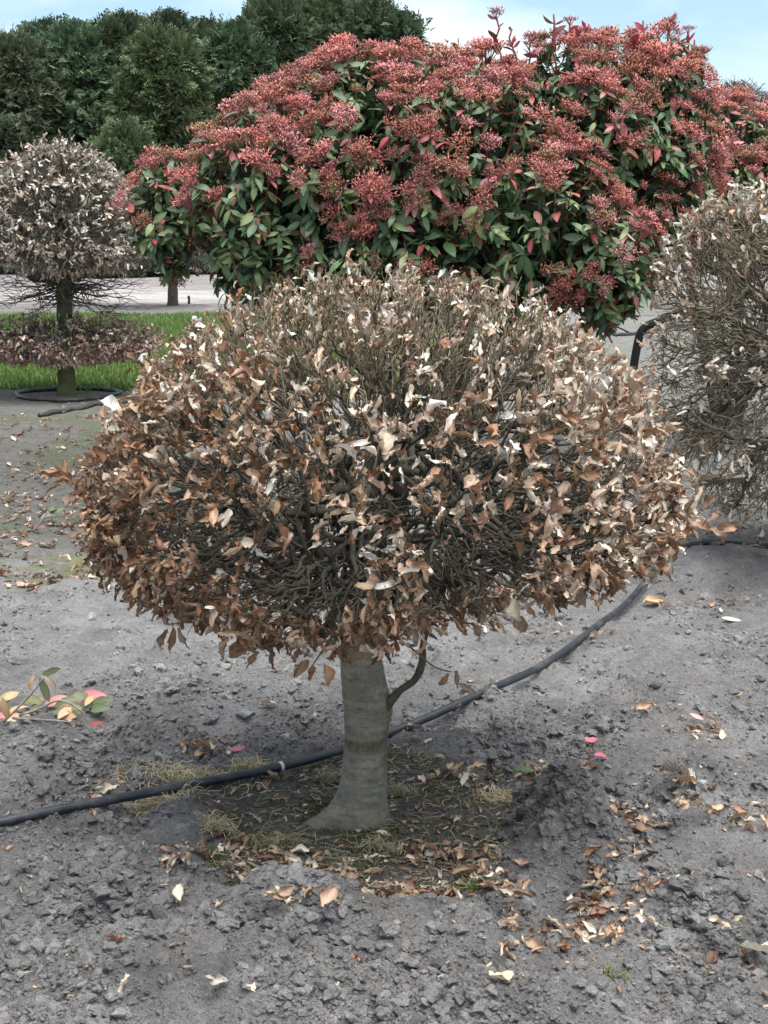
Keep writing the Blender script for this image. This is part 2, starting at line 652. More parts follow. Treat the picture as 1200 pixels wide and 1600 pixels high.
# ------------------------------------------------------------------ leaf variants
def leaf_variant(r, nx=4, ny=6, width=0.55, cup=0.6, bend=0.5, wave=0.03, twist=0.0, tip=0.85, crumple=0.0):
    V, uv, mod = [], [], []
    pos = np.zeros(2)
    ang = -bend * 0.5
    ph = r.uniform(0, 6.28)
    cr = r.uniform(0.6, 1.2, 2)
    for j in range(ny + 1):
        t = j / ny
        w = width * 0.5 * (math.sin(math.pi * min(1, (0.03 + t * 0.97) ** tip)) ** 0.8 + 0.02)
        if j > 0:
            ang += bend / ny
            pos = pos + np.array([math.cos(ang), math.sin(ang)]) / ny
        tw = twist * (t - 0.3)
        for i in range(nx + 1):
            u = i / nx * 2 - 1
            a = u * cup * (cr[0] if u < 0 else cr[1])
            k = max(abs(cup), 0.05)
            ox = w * math.sin(a) / k if abs(cup) > 0.05 else w * u
            oz = w * (1 - math.cos(a)) / k + wave * math.sin(ph + 9 * t + 2.2 * u) * abs(u) - 0.04 * w * (1 - abs(u))
            ox += crumple * r.normal() * abs(u)
            oz += crumple * r.normal() * (0.4 + 0.6 * abs(u))
            ox, oz = ox * math.cos(tw) - oz * math.sin(tw), ox * math.sin(tw) + oz * math.cos(tw)
            jag = crumple * 0.8 * r.normal() * abs(u)
            V.append((ox, pos[0] + jag - oz * math.sin(ang), pos[1] + oz * math.cos(ang)))
            uv.append((u, t))
            mod.append(1.12 - 0.24 * abs(u) ** 2 + (0.1 if i == nx // 2 else 0))
    F = []
    for j in range(ny):
        for i in range(nx):
            a = j * (nx + 1) + i
            F.append((a, a + 1, a + nx + 2, a + nx + 1))
    return Variant(V, [np.array(F)], mod, uv)


rl = np.random.default_rng(21)
BEECH = [leaf_variant(rl, 4, 6, rl.uniform(0.40, 0.62), rl.choice([-1, 1]) * rl.uniform(0.6, 2.3),
                      rl.uniform(-2.0, 2.0), rl.uniform(0.03, 0.1), rl.uniform(-2.0, 2.0), 0.85, rl.uniform(0.03, 0.085)) for _ in range(28)]
PHLEAF = [leaf_variant(rl, 2, 5, rl.uniform(0.34, 0.44), rl.uniform(0.2, 0.6), rl.uniform(-1.0, 0.1),
                       0.01, rl.uniform(-0.3, 0.3), 0.95) for _ in range(8)]


def hero_select(score, n):
    k = np.argsort(-score)[:n]
    m = np.zeros(len(score), bool)
    m[k] = True
    return m


CAMP = np.array([0, 0, CAM_H])


def pick_colours(r, n, palette, weights, jitter=0.18):
    pal = np.array(palette)
    k = r.choice(len(pal), n, p=np.array(weights) / np.sum(weights))
    c = pal[k] * (1 + r.normal(0, jitter, (n, 1))) * (1 + r.normal(0, 0.018, (n, 3)))
    return np.clip(c, 0.01, 0.9)


# ------------------------------------------------------------------ beech crowns: branches grown to tips on a crown surface
class Crown:
    """superellipsoid crown: centre, radius, height above, height below"""

    def __init__(self, c, R, ht, hb, n=2.0, seed=1, rough=0.05, lean=0.0, nlow=None):
        self.lean, self.nlow = lean, nlow or n
        self.c, self.R, self.ht, self.hb, self.n = np.array(c, float), R, ht, hb, n
        self.r = np.random.default_rng(seed)
        self.rough = rough
        self.seed = seed

    def surface(self, N):
        d = norm(self.r.normal(size=(N, 3)))
        zz = np.where(d[:, 2] > 0, self.ht, self.hb * (1 - self.lean * np.clip(d[:, 0], -0.3, 1)))
        q = np.abs(d / np.stack([np.full(N, self.R), np.full(N, self.R), zz], -1))
        # spread evenly: stretch a sphere direction by the axes
        p = d * np.stack([np.full(N, self.R), np.full(N, self.R), zz], -1)
        e = np.where(p[:, 2] > 0, self.n, self.nlow)
        f = (np.hypot(p[:, 0], p[:, 1]) / self.R) ** e + (np.abs(p[:, 2]) / zz) ** e
        p = p / (f ** (1 / e))[:, None]
        lump = noise2(np.arctan2(p[:, 1], p[:, 0]) * 3 + 7, p[:, 2] / self.ht * 4, self.seed)
        p = p * (1 + self.rough * lump + self.r.normal(0, 0.013, N))[:, None]
        g = np.stack([p[:, 0] / self.R ** 2, p[:, 1] / self.R ** 2, p[:, 2] / zz ** 2], -1)
        return p + self.c, norm(g)


def curve_paths(r, A, TA, B, TB, P, wig):
    """cubic paths from A (tangent TA) to B (tangent TB), wriggled"""
    t = np.linspace(0, 1, P)[None, :, None]
    A, B, TA, TB = A[:, None], B[:, None], TA[:, None], TB[:, None]
    h = (2 * t ** 3 - 3 * t ** 2 + 1) * A + (t ** 3 - 2 * t ** 2 + t) * TA + (-2 * t ** 3 + 3 * t ** 2) * B + (t ** 3 - t ** 2) * TB
    L = np.linalg.norm(B - A, axis=-1, keepdims=True)
    w = r.normal(size=h.shape) * wig * L * np.sin(np.pi * t) ** 0.7
    return h + w


def nearest(nodes, pts):
    kd = kdtree.KDTree(len(nodes))
    for i, p in enumerate(nodes):
        kd.insert(p, i)
    kd.balance()
    return np.array([kd.find(p)[1] for p in pts])


def grow(r, axis_bottom, axis_top, crown, n1, n2, tips, tipn, up_bias, r1, r2, r3, n4=0, flat=0.0):
    """three generations of branches; returns list of (paths, radii)"""
    rad0 = axis_bottom[None] + (axis_top - axis_bottom)[None] * r.uniform(0, 1, (n1, 1)) ** 0.9
    p, n = crown.surface(n1)
    k = r.uniform(0.55, 0.8, (n1, 1))
    end = crown.c + (p - crown.c) * k
    out = norm((end - rad0) * np.array([1, 1, 0.15]))
    L = np.linalg.norm(end - rad0, axis=1, keepdims=True)
    P1 = curve_paths(r, rad0, out * L * 0.9, end, norm(out + np.array([0, 0, 0.3]) + r.normal(0, 0.45, (n1, 3))) * L * 0.8, 12, 0.028)
    t = np.linspace(0, 1, 12)[None]
    R1 = (r1 * r.uniform(0.45, 1.45, (n1, 1))) * (1 - 0.78 * t ** 0.65)
    nodes = P1[:, 2:].reshape(-1, 3)
    dirs = np.gradient(P1, axis=1)[:, 2:].reshape(-1, 3)
    # second generation
    p, n = crown.surface(n2)
    end = crown.c + (p - crown.c) * r.uniform(0.6, 0.93, (n2, 1))
    i = nearest(nodes, crown.c + (end - crown.c) * 0.72)
    A = nodes[i]
    L = np.linalg.norm(end - A, axis=1, keepdims=True)
    P2 = curve_paths(r, A, norm(dirs[i] + r.normal(0, 0.02, (n2, 3))) * L * 0.8, end,
                     norm(n * 0.7 + np.array([0, 0, up_bias]) + r.normal(0, 0.35, (n2, 3))) * L, 9, 0.03)
    t = np.linspace(0, 1, 9)[None]
    R2 = (r2 * r.uniform(0.5, 1.5, (n2, 1))) * (1 - 0.65 * t)
    nodes2 = np.concatenate([P2[:, 2:].reshape(-1, 3), nodes])
    dirs2 = np.concatenate([np.gradient(P2, axis=1)[:, 2:].reshape(-1, 3), dirs])
    # twigs to the tips
    nt_ = len(tips)
    i = nearest(nodes2, tips - tipn * 0.06 - np.array([0, 0, 0.05 * up_bias]))
    A = nodes2[i]
    L = np.linalg.norm(tips - A, axis=1, keepdims=True)
    tt = norm(tipn + np.array([0, 0, up_bias]) + r.normal(0, 0.35, (nt_, 3)))
    P3 = curve_paths(r, A, norm(dirs2[i]) * L * 0.8, tips, tt * L * 0.9, 7, 0.05)
    t = np.linspace(0, 1, 7)[None]
    R3 = (r3 * r.uniform(0.7, 1.3, (nt_, 1))) * (1 - 0.6 * t)
    res = [(P1, R1), (P2, R2), (P3, R3)]
    if n4:
        a = r.integers(0, nt_, n4)
        b = r.integers(2, 7, n4)
        A = P3[a, b]
        d = norm(norm(P3[a, b] - P3[a, b - 1]) + tipn[a] * 0.4 + np.array([0, 0, 0.35 * up_bias]) + r.normal(0, 0.55, (n4, 3)))
        L = r.uniform(0.3, 1.0, (n4, 1)) * r3 * 22
        P4 = curve_paths(r, A, d * L, A + d * L, (d + r.normal(0, 0.4, d.shape)) * L, 4, 0.05)
        R4 = r3 * 0.62 * r.uniform(0.6, 1.2, (n4, 1)) * (1 - 0.5 * np.linspace(0, 1, 4)[None])
        res.append((P4, R4))
    return res


def twig_colour(r, paths, base_dark, base_light, crown_c, ct, lightness):
    n = len(paths)
    k = np.clip(lightness + r.normal(0, 0.22, n), 0, 1)[:, None]
    return np.array(base_dark) * (1 - k) + np.array(base_light) * k


def join_tubes(name, groups, mat):
    """groups: list of (paths, radii, sides, colours per path)"""
    Vs, Fd, Cs, off = [], {}, [], 0
    for paths, radii, sides, cols in groups:
        V, Fs, pid = tubes(paths, radii, sides)
        Vs.append(V)
        Cs.append(cols[pid])
        for f in Fs:
            Fd.setdefault(f.shape[1], []).append(f + off)
        off += len(V)
    return make_mesh(name, np.concatenate(Vs), [np.concatenate(f) for f in Fd.values()], mat, np.concatenate(Cs))


def tuft_leaves(r, tips, tipn, per, size, spread, droop, size_sd=0.2):
    """leaves round each tip -> base points, directions, normals, sizes, tip index"""
    idx = np.repeat(np.arange(len(tips)), per)
    n = len(idx)
    d = norm(tipn[idx] * 0.5 + r.normal(0, 0.75, (n, 3)) + np.array([0, 0, -1.0]) * (droop + r.normal(0, 0.35, (n, 1))))
    up = norm(tipn[idx] + r.normal(0, 0.75, (n, 3)) + np.array([0, 0, 0.5]))
    base = tips[idx] + r.normal(0, spread, (n, 3)) - tipn[idx] * r.uniform(0, 0.045, (n, 1))
    sz = size * np.clip(np.exp(r.normal(0, size_sd, n)), 0.45, 1.32)
    return base, d, up, sz, idx


def attach_leaves(root, variants, base, d, up, sz, cols, nrm, mat, nhero, name='leaf', stuff='leaves', bonus=None, r=rng):
    R = frames(d, up)
    vid = r.integers(0, len(variants), len(base))
    px, py = project(base)
    inframe = (px > -10) & (px < 1210) & (py > -10) & (py < 1610)
    tocam = norm(CAMP - base)
    facing = (nrm * tocam).sum(1)
    dist = np.linalg.norm(CAMP - base, axis=1)
    score = sz / dist * (0.35 + 0.65 * np.clip(facing, 0, 1)) * inframe * (facing > -0.05)
    area = np.abs((R[:, :, 2] * tocam).sum(1))
    score = score * (0.4 + 0.6 * area)
    if bonus is not None:
        score = score * bonus
    hero = hero_select(score, min(nhero, int((score > 0).sum())))
    for i in np.where(hero)[0]:
        place(name, variants[vid[i]], R[i], base[i], sz[i], cols[i], mat, root)
    rest = ~hero
    if rest.sum():
        me = merged(stuff, variants, vid[rest], R[rest], base[rest], sz[rest], cols[rest], mat)
        link(stuff, me, root, 'stuff')


def smooth_path(pts, n):
    pts = np.array(pts, float)
    t = np.concatenate([[0], np.cumsum(np.linalg.norm(np.diff(pts, axis=0), axis=1))])
    tt = np.linspace(0, t[-1], n)
    out = np.stack([np.interp(tt, t, pts[:, k]) for k in range(3)], -1)
    for _ in range(int(n / len(pts) * 1.2)):
        out[1:-1] = (out[:-2] + 2 * out[1:-1] + out[2:]) / 4
    return out


# ------------------------------------------------------------------ the clipped beech in front
def build_main_beech():
    r = np.random.default_rng(101)
    bx = TRUNK_X
    root = empty("beech_tree", (bx, TRUNK_Y, 0),
                 "mushroom-clipped beech tree full of dry copper leaves on a short bare grey trunk", "tree")
    # --- trunk
    rows = [(1300, 563, 74), (1275, 566, 80), (1262, 567, 77), (1240, 568, 73), (1210, 570, 70), (1180, 571, 69), (1150, 572, 67),
            (1110, 571, 68), (1080, 569, 71), (1050, 566, 69), (1020, 563, 64), (960, 566, 58), (880, 575, 48), (780, 585, 40), (700, 592, 30)]
    pts = np.array([at_depth(x, y, TRUNK_Y) for y, x, w in rows])
    rad = np.array([w / 2 / F_PX * (TRUNK_Y + 0.12) for y, x, w in rows])
    zz = np.linspace(pts[0, 2], pts[-1, 2], 150)
    cx = np.interp(zz, pts[:, 2], pts[:, 0])
    rr = np.interp(zz, pts[:, 2], rad)
    ker = np.ones(7) / 7
    cx = np.convolve(np.pad(cx, 3, 'edge'), ker, 'valid')
    rr = np.convolve(np.pad(rr, 3, 'edge'), ker, 'valid')
    ns = 56
    th = np.arange(ns) / ns * 2 * np.pi
    TH, Z = np.meshgrid(th, zz)
    RR = rr[:, None] * (1 + 0.035 * noise2(TH * 0 + np.cos(TH) * 1.2, np.sin(TH) * 1.2 + Z * 5, 81))
    low = np.maximum(Z, 0)
    lob = lambda a, p: np.clip(np.cos(TH - a), 0, 1) ** p
    RR = RR + 0.085 * np.exp(-low / 0.03) * lob(math.pi + 0.3, 11) + 0.022 * np.exp(-low / 0.05) * lob(-0.6, 4) \
        + 0.02 * np.exp(-low / 0.06) * lob(-1.6, 4) + 0.05 * np.exp(-low / 0.04) * lob(1.6, 6) \
        + 0.03 * np.exp(-low / 0.07) * lob(math.pi + 0.3, 3)
    RR = RR + 0.0011 * np.sin(Z * 260 + 2.5 * noise2(np.cos(TH) * 2, np.sin(TH) * 2 + Z * 12, 84)) * sstep(-0.3, 0.4, noise2(Z * 14, TH * 0, 83))
    # right-hand swelling under the side branch
    sb = at_depth(607, 1100, TRUNK_Y)
    RR = RR + 0.016 * lob(-0.1, 5) * np.exp(-((Z - sb[2] + 0.01) / 0.055) ** 2)
    scars = np.zeros_like(RR)
    for (kx, ky, amp) in ((545, 1065, 0.004), (559, 1060, 0.005), (562, 1107, 0.004), (577, 1220, 0.004), (583, 1254, 0.005),
                          (545, 1190, 0.003), (597, 1245, 0.003)):
        kp = at_depth(kx, ky, TRUNK_Y - 0.06)
        a0 = math.atan2(-0.06, kp[0] - np.interp(kp[2], zz, cx))
        dd = ((np.angle(np.exp(1j * (TH - a0)))) * 0.06 / 0.009) ** 2 + ((Z - kp[2]) / 0.006) ** 2
        RR = RR + amp * np.exp(-dd) - amp * 0.9 * np.exp(-dd * 5)
        scars = scars + np.exp(-dd * 1.2)
    V = np.stack([cx[:, None] + RR * np.cos(TH), TRUNK_Y + RR * np.sin(TH), Z], -1)
    idx = np.arange(V.shape[0] * ns).reshape(-1, ns)
    a, b = idx[:-1], idx[1:]
    Fq = np.stack([a, np.roll(a, -1, 1), np.roll(b, -1, 1), b], -1).reshape(-1, 4)
    c = np.ones(V.shape) * np.array([0.215, 0.186, 0.142])
    c = c * (1 - 0.62 * np.clip(scars, 0, 1))[..., None]
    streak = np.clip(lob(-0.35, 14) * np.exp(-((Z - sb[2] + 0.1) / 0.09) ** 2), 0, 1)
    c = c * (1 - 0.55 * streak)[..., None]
    band_z = at_depth(572, 1156, TRUNK_Y)[2]
    mband = np.exp(-((Z - band_z) / 0.012) ** 2) * sstep(0.2, 0.7, np.cos(TH + 1.9)) * (0.7 + 0.5 * noise2(TH * 6, Z * 60, 85))
    c = c * (1 - mband[..., None]) + np.array([0.075, 0.075, 0.018]) * mband[..., None]
    mroot = np.clip(np.exp(-low / 0.06) * (0.55 + 0.6 * noise2(TH * 4, Z * 25, 86)), 0, 1) * 0.8
    c = c * (1 - mroot[..., None]) + np.array([0.088, 0.092, 0.04]) * mroot[..., None]
    dirt = sstep(0.035, 0.0, Z + 0.02 * noise2(TH * 3, Z * 20, 95))[..., None] * 0.8
    c = c * (1 - dirt) + np.array([0.12, 0.108, 0.085]) * dirt
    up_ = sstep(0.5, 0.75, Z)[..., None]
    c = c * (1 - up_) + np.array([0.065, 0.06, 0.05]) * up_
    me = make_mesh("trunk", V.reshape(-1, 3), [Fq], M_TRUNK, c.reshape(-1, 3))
    link("trunk", me, root)
    # --- low side branch, bent like an elbow
    sp = [(598, 1112), (612, 1092), (628, 1076), (645, 1066), (655, 1052), (661, 1030), (660, 1008), (668, 985)]
    pth = np.array([at_depth(x, y, TRUNK_Y - 0.02 - 0.008 * i) for i, (x, y) in enumerate(sp)])
    t0 = np.linspace(0, 1, len(sp))
    t1 = np.linspace(0, 1, 26)
    pth = np.stack([np.interp(t1, t0, pth[:, k]) for k in range(3)], -1)
    pth[1:-1] = (pth[:-2] + pth[1:-1] * 2 + pth[2:]) / 4
    rd = np.interp(t1, [0, 0.25, 0.6, 1], [0.016, 0.0105, 0.0105, 0.007]) * (1 + 0.1 * noise2(t1 * 9, t1 * 0, 87))
    V, Fs, _ = tubes(pth[None], rd[None], 10)
    link("side_branch", make_mesh("side_branch", V, Fs, M_TWIG, np.ones(V.shape) * np.array([0.085, 0.09, 0.06])), root)

    # --- crown
    crown = Crown((bx + 0.062, TRUNK_Y, 0.86), 0.785, 0.64, 0.275, 2.05, 102, 0.04, 0.6, 1.75)
    p, n = crown.surface(15000)
    px, py = project(p)
    front = (n * norm(CAMP - p)).sum(1) > 0.02

    def g(cx, cy, rx, ry):
        return blob(px, py, cx, cy, rx, ry)
    den = 0.5 * np.ones(len(p))
    den += 0.55 * sstep(480, 300, px) * sstep(520, 620, py)
    den += 0.5 * sstep(760, 950, px) * sstep(480, 560, py)
    den += 0.35 * g(570, 640, 260, 70)
    den += 0.9 * g(610, 830, 75, 60) + 0.7 * g(455, 790, 60, 60) + 0.6 * g(700, 790, 60, 45) + 0.35 * g(590, 720, 120, 40) + 0.4 * g(600, 910, 50, 40)
    den += 0.35 * g(850, 700, 90, 60)
    den -= 0.25 * g(535, 760, 60, 45) + 0.55 * g(520, 850, 70, 60) + 0.5 * g(760, 880, 110, 80) + 0.2 * g(660, 720, 130, 40)
    den -= 0.45 * g(420, 900, 90, 45) + 0.4 * g(690, 930, 60, 60) + 0.4 * g(340, 880, 60, 35)
    den += 0.2 * g(560, 1030, 240, 22) + 0.5 * g(880, 950, 120, 25) - 0.35 * g(420, 960, 130, 40)
    den *= 0.75 + 0.8 * noise2(px / 45.0, py / 38.0, 91)
    den -= 0.35 * g(430, 930, 150, 45) + 0.3 * g(720, 930, 110, 45)
    den *= 1 - 0.45 * sstep(0.72, 0.62, p[:, 2]) * (0.5 + noise2(px / 30.0, py / 200.0, 92))
    topz = sstep(1.22, 1.36, p[:, 2])
    den = np.where(front, den, 0.45)
    den = den * (1 + 0.5 * topz)
    take = r.uniform(0, 1, len(p)) < np.clip(den, 0.02, 1.3) * 0.30
    tipsL, nL = p[take], n[take]
    # bare twig tips: everywhere, thick on the top
    q, m = crown.surface(9000)
    tz = sstep(1.12, 1.4, q[:, 2])
    tb = r.uniform(0, 1, len(q)) < 0.16 + 0.42 * tz
    q, m = q[tb], m[tb]
    q = crown.c + (q - crown.c) * r.uniform(0.8, 1.01, (len(q), 1))
    tips = np.concatenate([tipsL, q])
    tn = np.concatenate([nL, m])
    # twigs stand upright on the top, reach outward on the sides
    upb = 0.75
    gens = grow(r, np.array([bx, TRUNK_Y, 0.5]), np.array([bx + 0.03, TRUNK_Y, 1.12]), crown, 80, 1150, tips, tn, upb,
                0.0135, 0.0047, 0.0022, 8200)
    dark, mid, tan = (0.066, 0.061, 0.048), (0.11, 0.098, 0.074), (0.22, 0.18, 0.118)
    for P1, R1 in zip(*gens[0]):
        V, Fs, _ = tubes(P1[None], R1[None], 7)
        link("branch", make_mesh("branch", V, Fs, M_TWIG, np.ones(V.shape) * np.array(dark) * r.uniform(0.8, 1.25)), root)
    for k in range(9):
        az = k * 2.4 + 0.4
        o_ = np.array([math.cos(az), math.sin(az), 0])
        a_ = np.array([bx + 0.012, TRUNK_Y, 0.55 + 0.05 * k])
        e_ = a_ + o_ * r.uniform(0.3, 0.48) + np.array([0, 0, r.uniform(0.1, 0.3)])
        Pl = curve_paths(r, a_[None], (o_ * 0.5)[None], e_[None], (o_ * 0.15 + np.array([0, 0, 0.35]))[None], 14, 0.02)
        Rl = np.linspace(0.02, 0.007, 14)[None] * (1 + 0.1 * r.normal(size=(1, 14)))
        V, Fs, _ = tubes(Pl, Rl, 9)
        link("limb", make_mesh("limb", V, Fs, M_TWIG, np.ones(V.shape) * np.array(dark) * r.uniform(0.9, 1.3)), root)
    P2, R2 = gens[1]
    P3, R3 = gens[2]
    P4, R4 = gens[3]
    up3 = np.clip((P3[:, -1, 2] - 0.95) / 0.45, 0, 1)
    up4 = np.clip((P4[:, -1, 2] - 0.95) / 0.45, 0, 1)
    c2 = twig_colour(r, P2, dark, mid, None, None, 0.3)
    c3 = twig_colour(r, P3, dark, tan, None, None, 0.25 + 0.5 * up3)
    c4 = twig_colour(r, P4, dark, tan, None, None, 0.35 + 0.5 * up4)
    link("twigs", join_tubes("twigs", [(P2, R2, 5, c2), (P3, R3, 4, c3), (P4, R4, 3, c4)], M_TWIG), root, 'stuff')

    # --- leaves
    per = r.choice([1, 2, 3, 4, 5, 7], len(tipsL), p=[0.1, 0.18, 0.24, 0.22, 0.16, 0.1])
    base, d, up, sz, idx = tuft_leaves(r, tipsL, nL, per, 0.0425, 0.018, 0.15, 0.28)
    lowz = sstep(0.85, 0.65, base[:, 2])
    d = norm(d + np.array([0, 0, -0.25]) * lowz[:, None])
    topz = sstep(1.2, 1.38, base[:, 2])
    sz = sz * (1 - 0.3 * topz)
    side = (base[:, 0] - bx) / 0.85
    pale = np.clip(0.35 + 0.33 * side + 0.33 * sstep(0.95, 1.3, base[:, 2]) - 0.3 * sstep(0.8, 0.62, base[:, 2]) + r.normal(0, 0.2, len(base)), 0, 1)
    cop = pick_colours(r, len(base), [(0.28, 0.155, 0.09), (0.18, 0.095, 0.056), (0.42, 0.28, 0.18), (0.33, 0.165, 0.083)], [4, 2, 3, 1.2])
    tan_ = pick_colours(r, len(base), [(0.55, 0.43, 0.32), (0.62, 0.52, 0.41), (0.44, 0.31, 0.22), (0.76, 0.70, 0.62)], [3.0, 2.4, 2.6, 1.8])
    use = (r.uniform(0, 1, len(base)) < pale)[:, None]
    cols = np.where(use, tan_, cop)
    attach_leaves(root, BEECH, base, d, up, sz, cols, nL[idx], M_BEECH, 270, r=r)
    # --- a few sprigs that stand out of the outline
    for (pts_, Yd, lv) in (
            ([(350, 940), (315, 965), (275, 975)], 3.5, [(262, 985, -2.1, 30), (270, 980, -1.75, 36), (280, 980, -1.2, 34), (300, 970, -1.0, 26)]),
            ([(180, 770), (130, 765), (95, 745)], 3.95, [(95, 745, 2.8, 32), (100, 750, -2.5, 30), (112, 757, 1.9, 34), (120, 765, -2.2, 30), (108, 748, 2.4, 28), (135, 762, -1.6, 30), (145, 770, 2.2, 32)]),
            ([(640, 1010), (680, 1045), (706, 1050)], 3.55, [(712, 1048, -1.4, 24), (718, 1070, -0.6, 26), (700, 1052, -2.0, 26)]),
            ([(1050, 800), (1095, 820), (1125, 828)], 3.95, [(1122, 828, 0.2, 30), (1110, 826, -0.5, 32), (1100, 822, 0.7, 28), (1085, 815, -0.6, 34)]),
            ([(520, 990), (495, 1030), (488, 1040)], 3.4, [(488, 1040, -1.7, 32), (505, 1035, -1.3, 34), (478, 1030, -2.2, 30)]),
            ([(470, 985), (440, 1000), (395, 1015)], 3.42, [(395, 1015, 2.9, 34), (405, 1018, -2.2, 32), (420, 1010, -1.4, 34), (436, 1003, 2.4, 36), (385, 1012, -2.7, 30)])):
        pp = smooth_path([at_depth(x, y, Yd) for x, y in pts_], 12)
        V, Fs, _ = tubes(pp[None], np.linspace(0.003, 0.0016, 12)[None], 5)
        link("branch", make_mesh("branch", V, Fs, M_TWIG, np.ones(V.shape) * np.array(mid)), root)
        for (x, y, a, L) in lv:
            dd = norm(np.array([math.cos(a), r.normal(0, 0.3), math.sin(a)]))
            Rm = frames(dd[None], norm(np.array([r.normal(0, 0.5), -1, 0.5]))[None])[0]
            cc = pick_colours(r, 1, [(0.34, 0.19, 0.11), (0.42, 0.29, 0.2), (0.28, 0.15, 0.085)], [1, 1, 1])[0]
            place("leaf", BEECH[r.integers(0, len(BEECH))], Rm, at_depth(x, y, Yd - 0.005), L * 1.2 * Yd / F_PX, cc, M_BEECH, root)
    return root


build_main_beech()


# ------------------------------------------------------------------ generic clipped beeches behind
def tree_trunk(root, path, radii, colr, sides=16, name="trunk"):
    path = np.array(path, float)
    t0 = np.linspace(0, 1, len(path))
    t1 = np.linspace(0, 1, 40)
    P = np.stack([np.interp(t1, t0, path[:, k]) for k in range(3)], -1)
    R = np.interp(t1, t0, radii) * (1 + 0.08 * noise2(t1 * 12, t1 * 0 + path[0, 0], 88))
    V, Fs, _ = tubes(P[None], R[None], sides)
    n = noise2(V[:, 0] * 14, V[:, 2] * 9, 89)[:, None]
    return link(name, make_mesh(name, V, Fs, M_TWIG, np.ones(V.shape) * np.array(colr) * (1 + 0.35 * n)), root)


def crown_parts(root, r, crown, axis, ntip_leaf, ntip_bare, n1, n2, r1, r2, r3, n4, size, per_p, palette, weights, dark, tan,
                nhero, up_bias=0.5, leaf_mask=None, light=0.35, droop=0.25, sides=(5, 4, 3, 3)):
    p, n = crown.surface(ntip_leaf)
    if leaf_mask is not None:
        k = r.uniform(0, 1, len(p)) < leaf_mask(p, n)
        p, n = p[k], n[k]
    q, m = crown.surface(ntip_bare)
    q = crown.c + (q - crown.c) * r.uniform(0.7, 1.02, (len(q), 1))
    tips, tn = np.concatenate([p, q]), np.concatenate([n, m])
    gens = grow(r, axis[0], axis[1], crown, n1, n2, tips, tn, up_bias, r1, r2, r3, n4)
    gs = []
    for (P, R), s_, li in zip(gens, sides, (0.1, 0.2, light, light + 0.15)):
        gs.append((P, R, s_, twig_colour(r, P, dark, tan, None, None, li)))
    link("twigs", join_tubes("twigs", gs, M_TWIG), root, 'stuff')
    per = r.choice(np.arange(1, len(per_p) + 1), len(p), p=per_p)
    base, d, up, sz, idx = tuft_leaves(r, p, n, per, size, size * 0.3, droop)
    cols = pick_colours(r, len(base), palette, weights)
    attach_leaves(root, BEECH, base, d, up, sz, cols, n[idx], M_BEECH, nhero, r=r)


PALE = [(0.58, 0.51, 0.43), (0.38, 0.29, 0.22), (0.74, 0.69, 0.61), (0.22, 0.155, 0.115)]
COPPER = [(0.30, 0.19, 0.14), (0.36, 0.25, 0.2), (0.22, 0.135, 0.1), (0.48, 0.4, 0.34)]


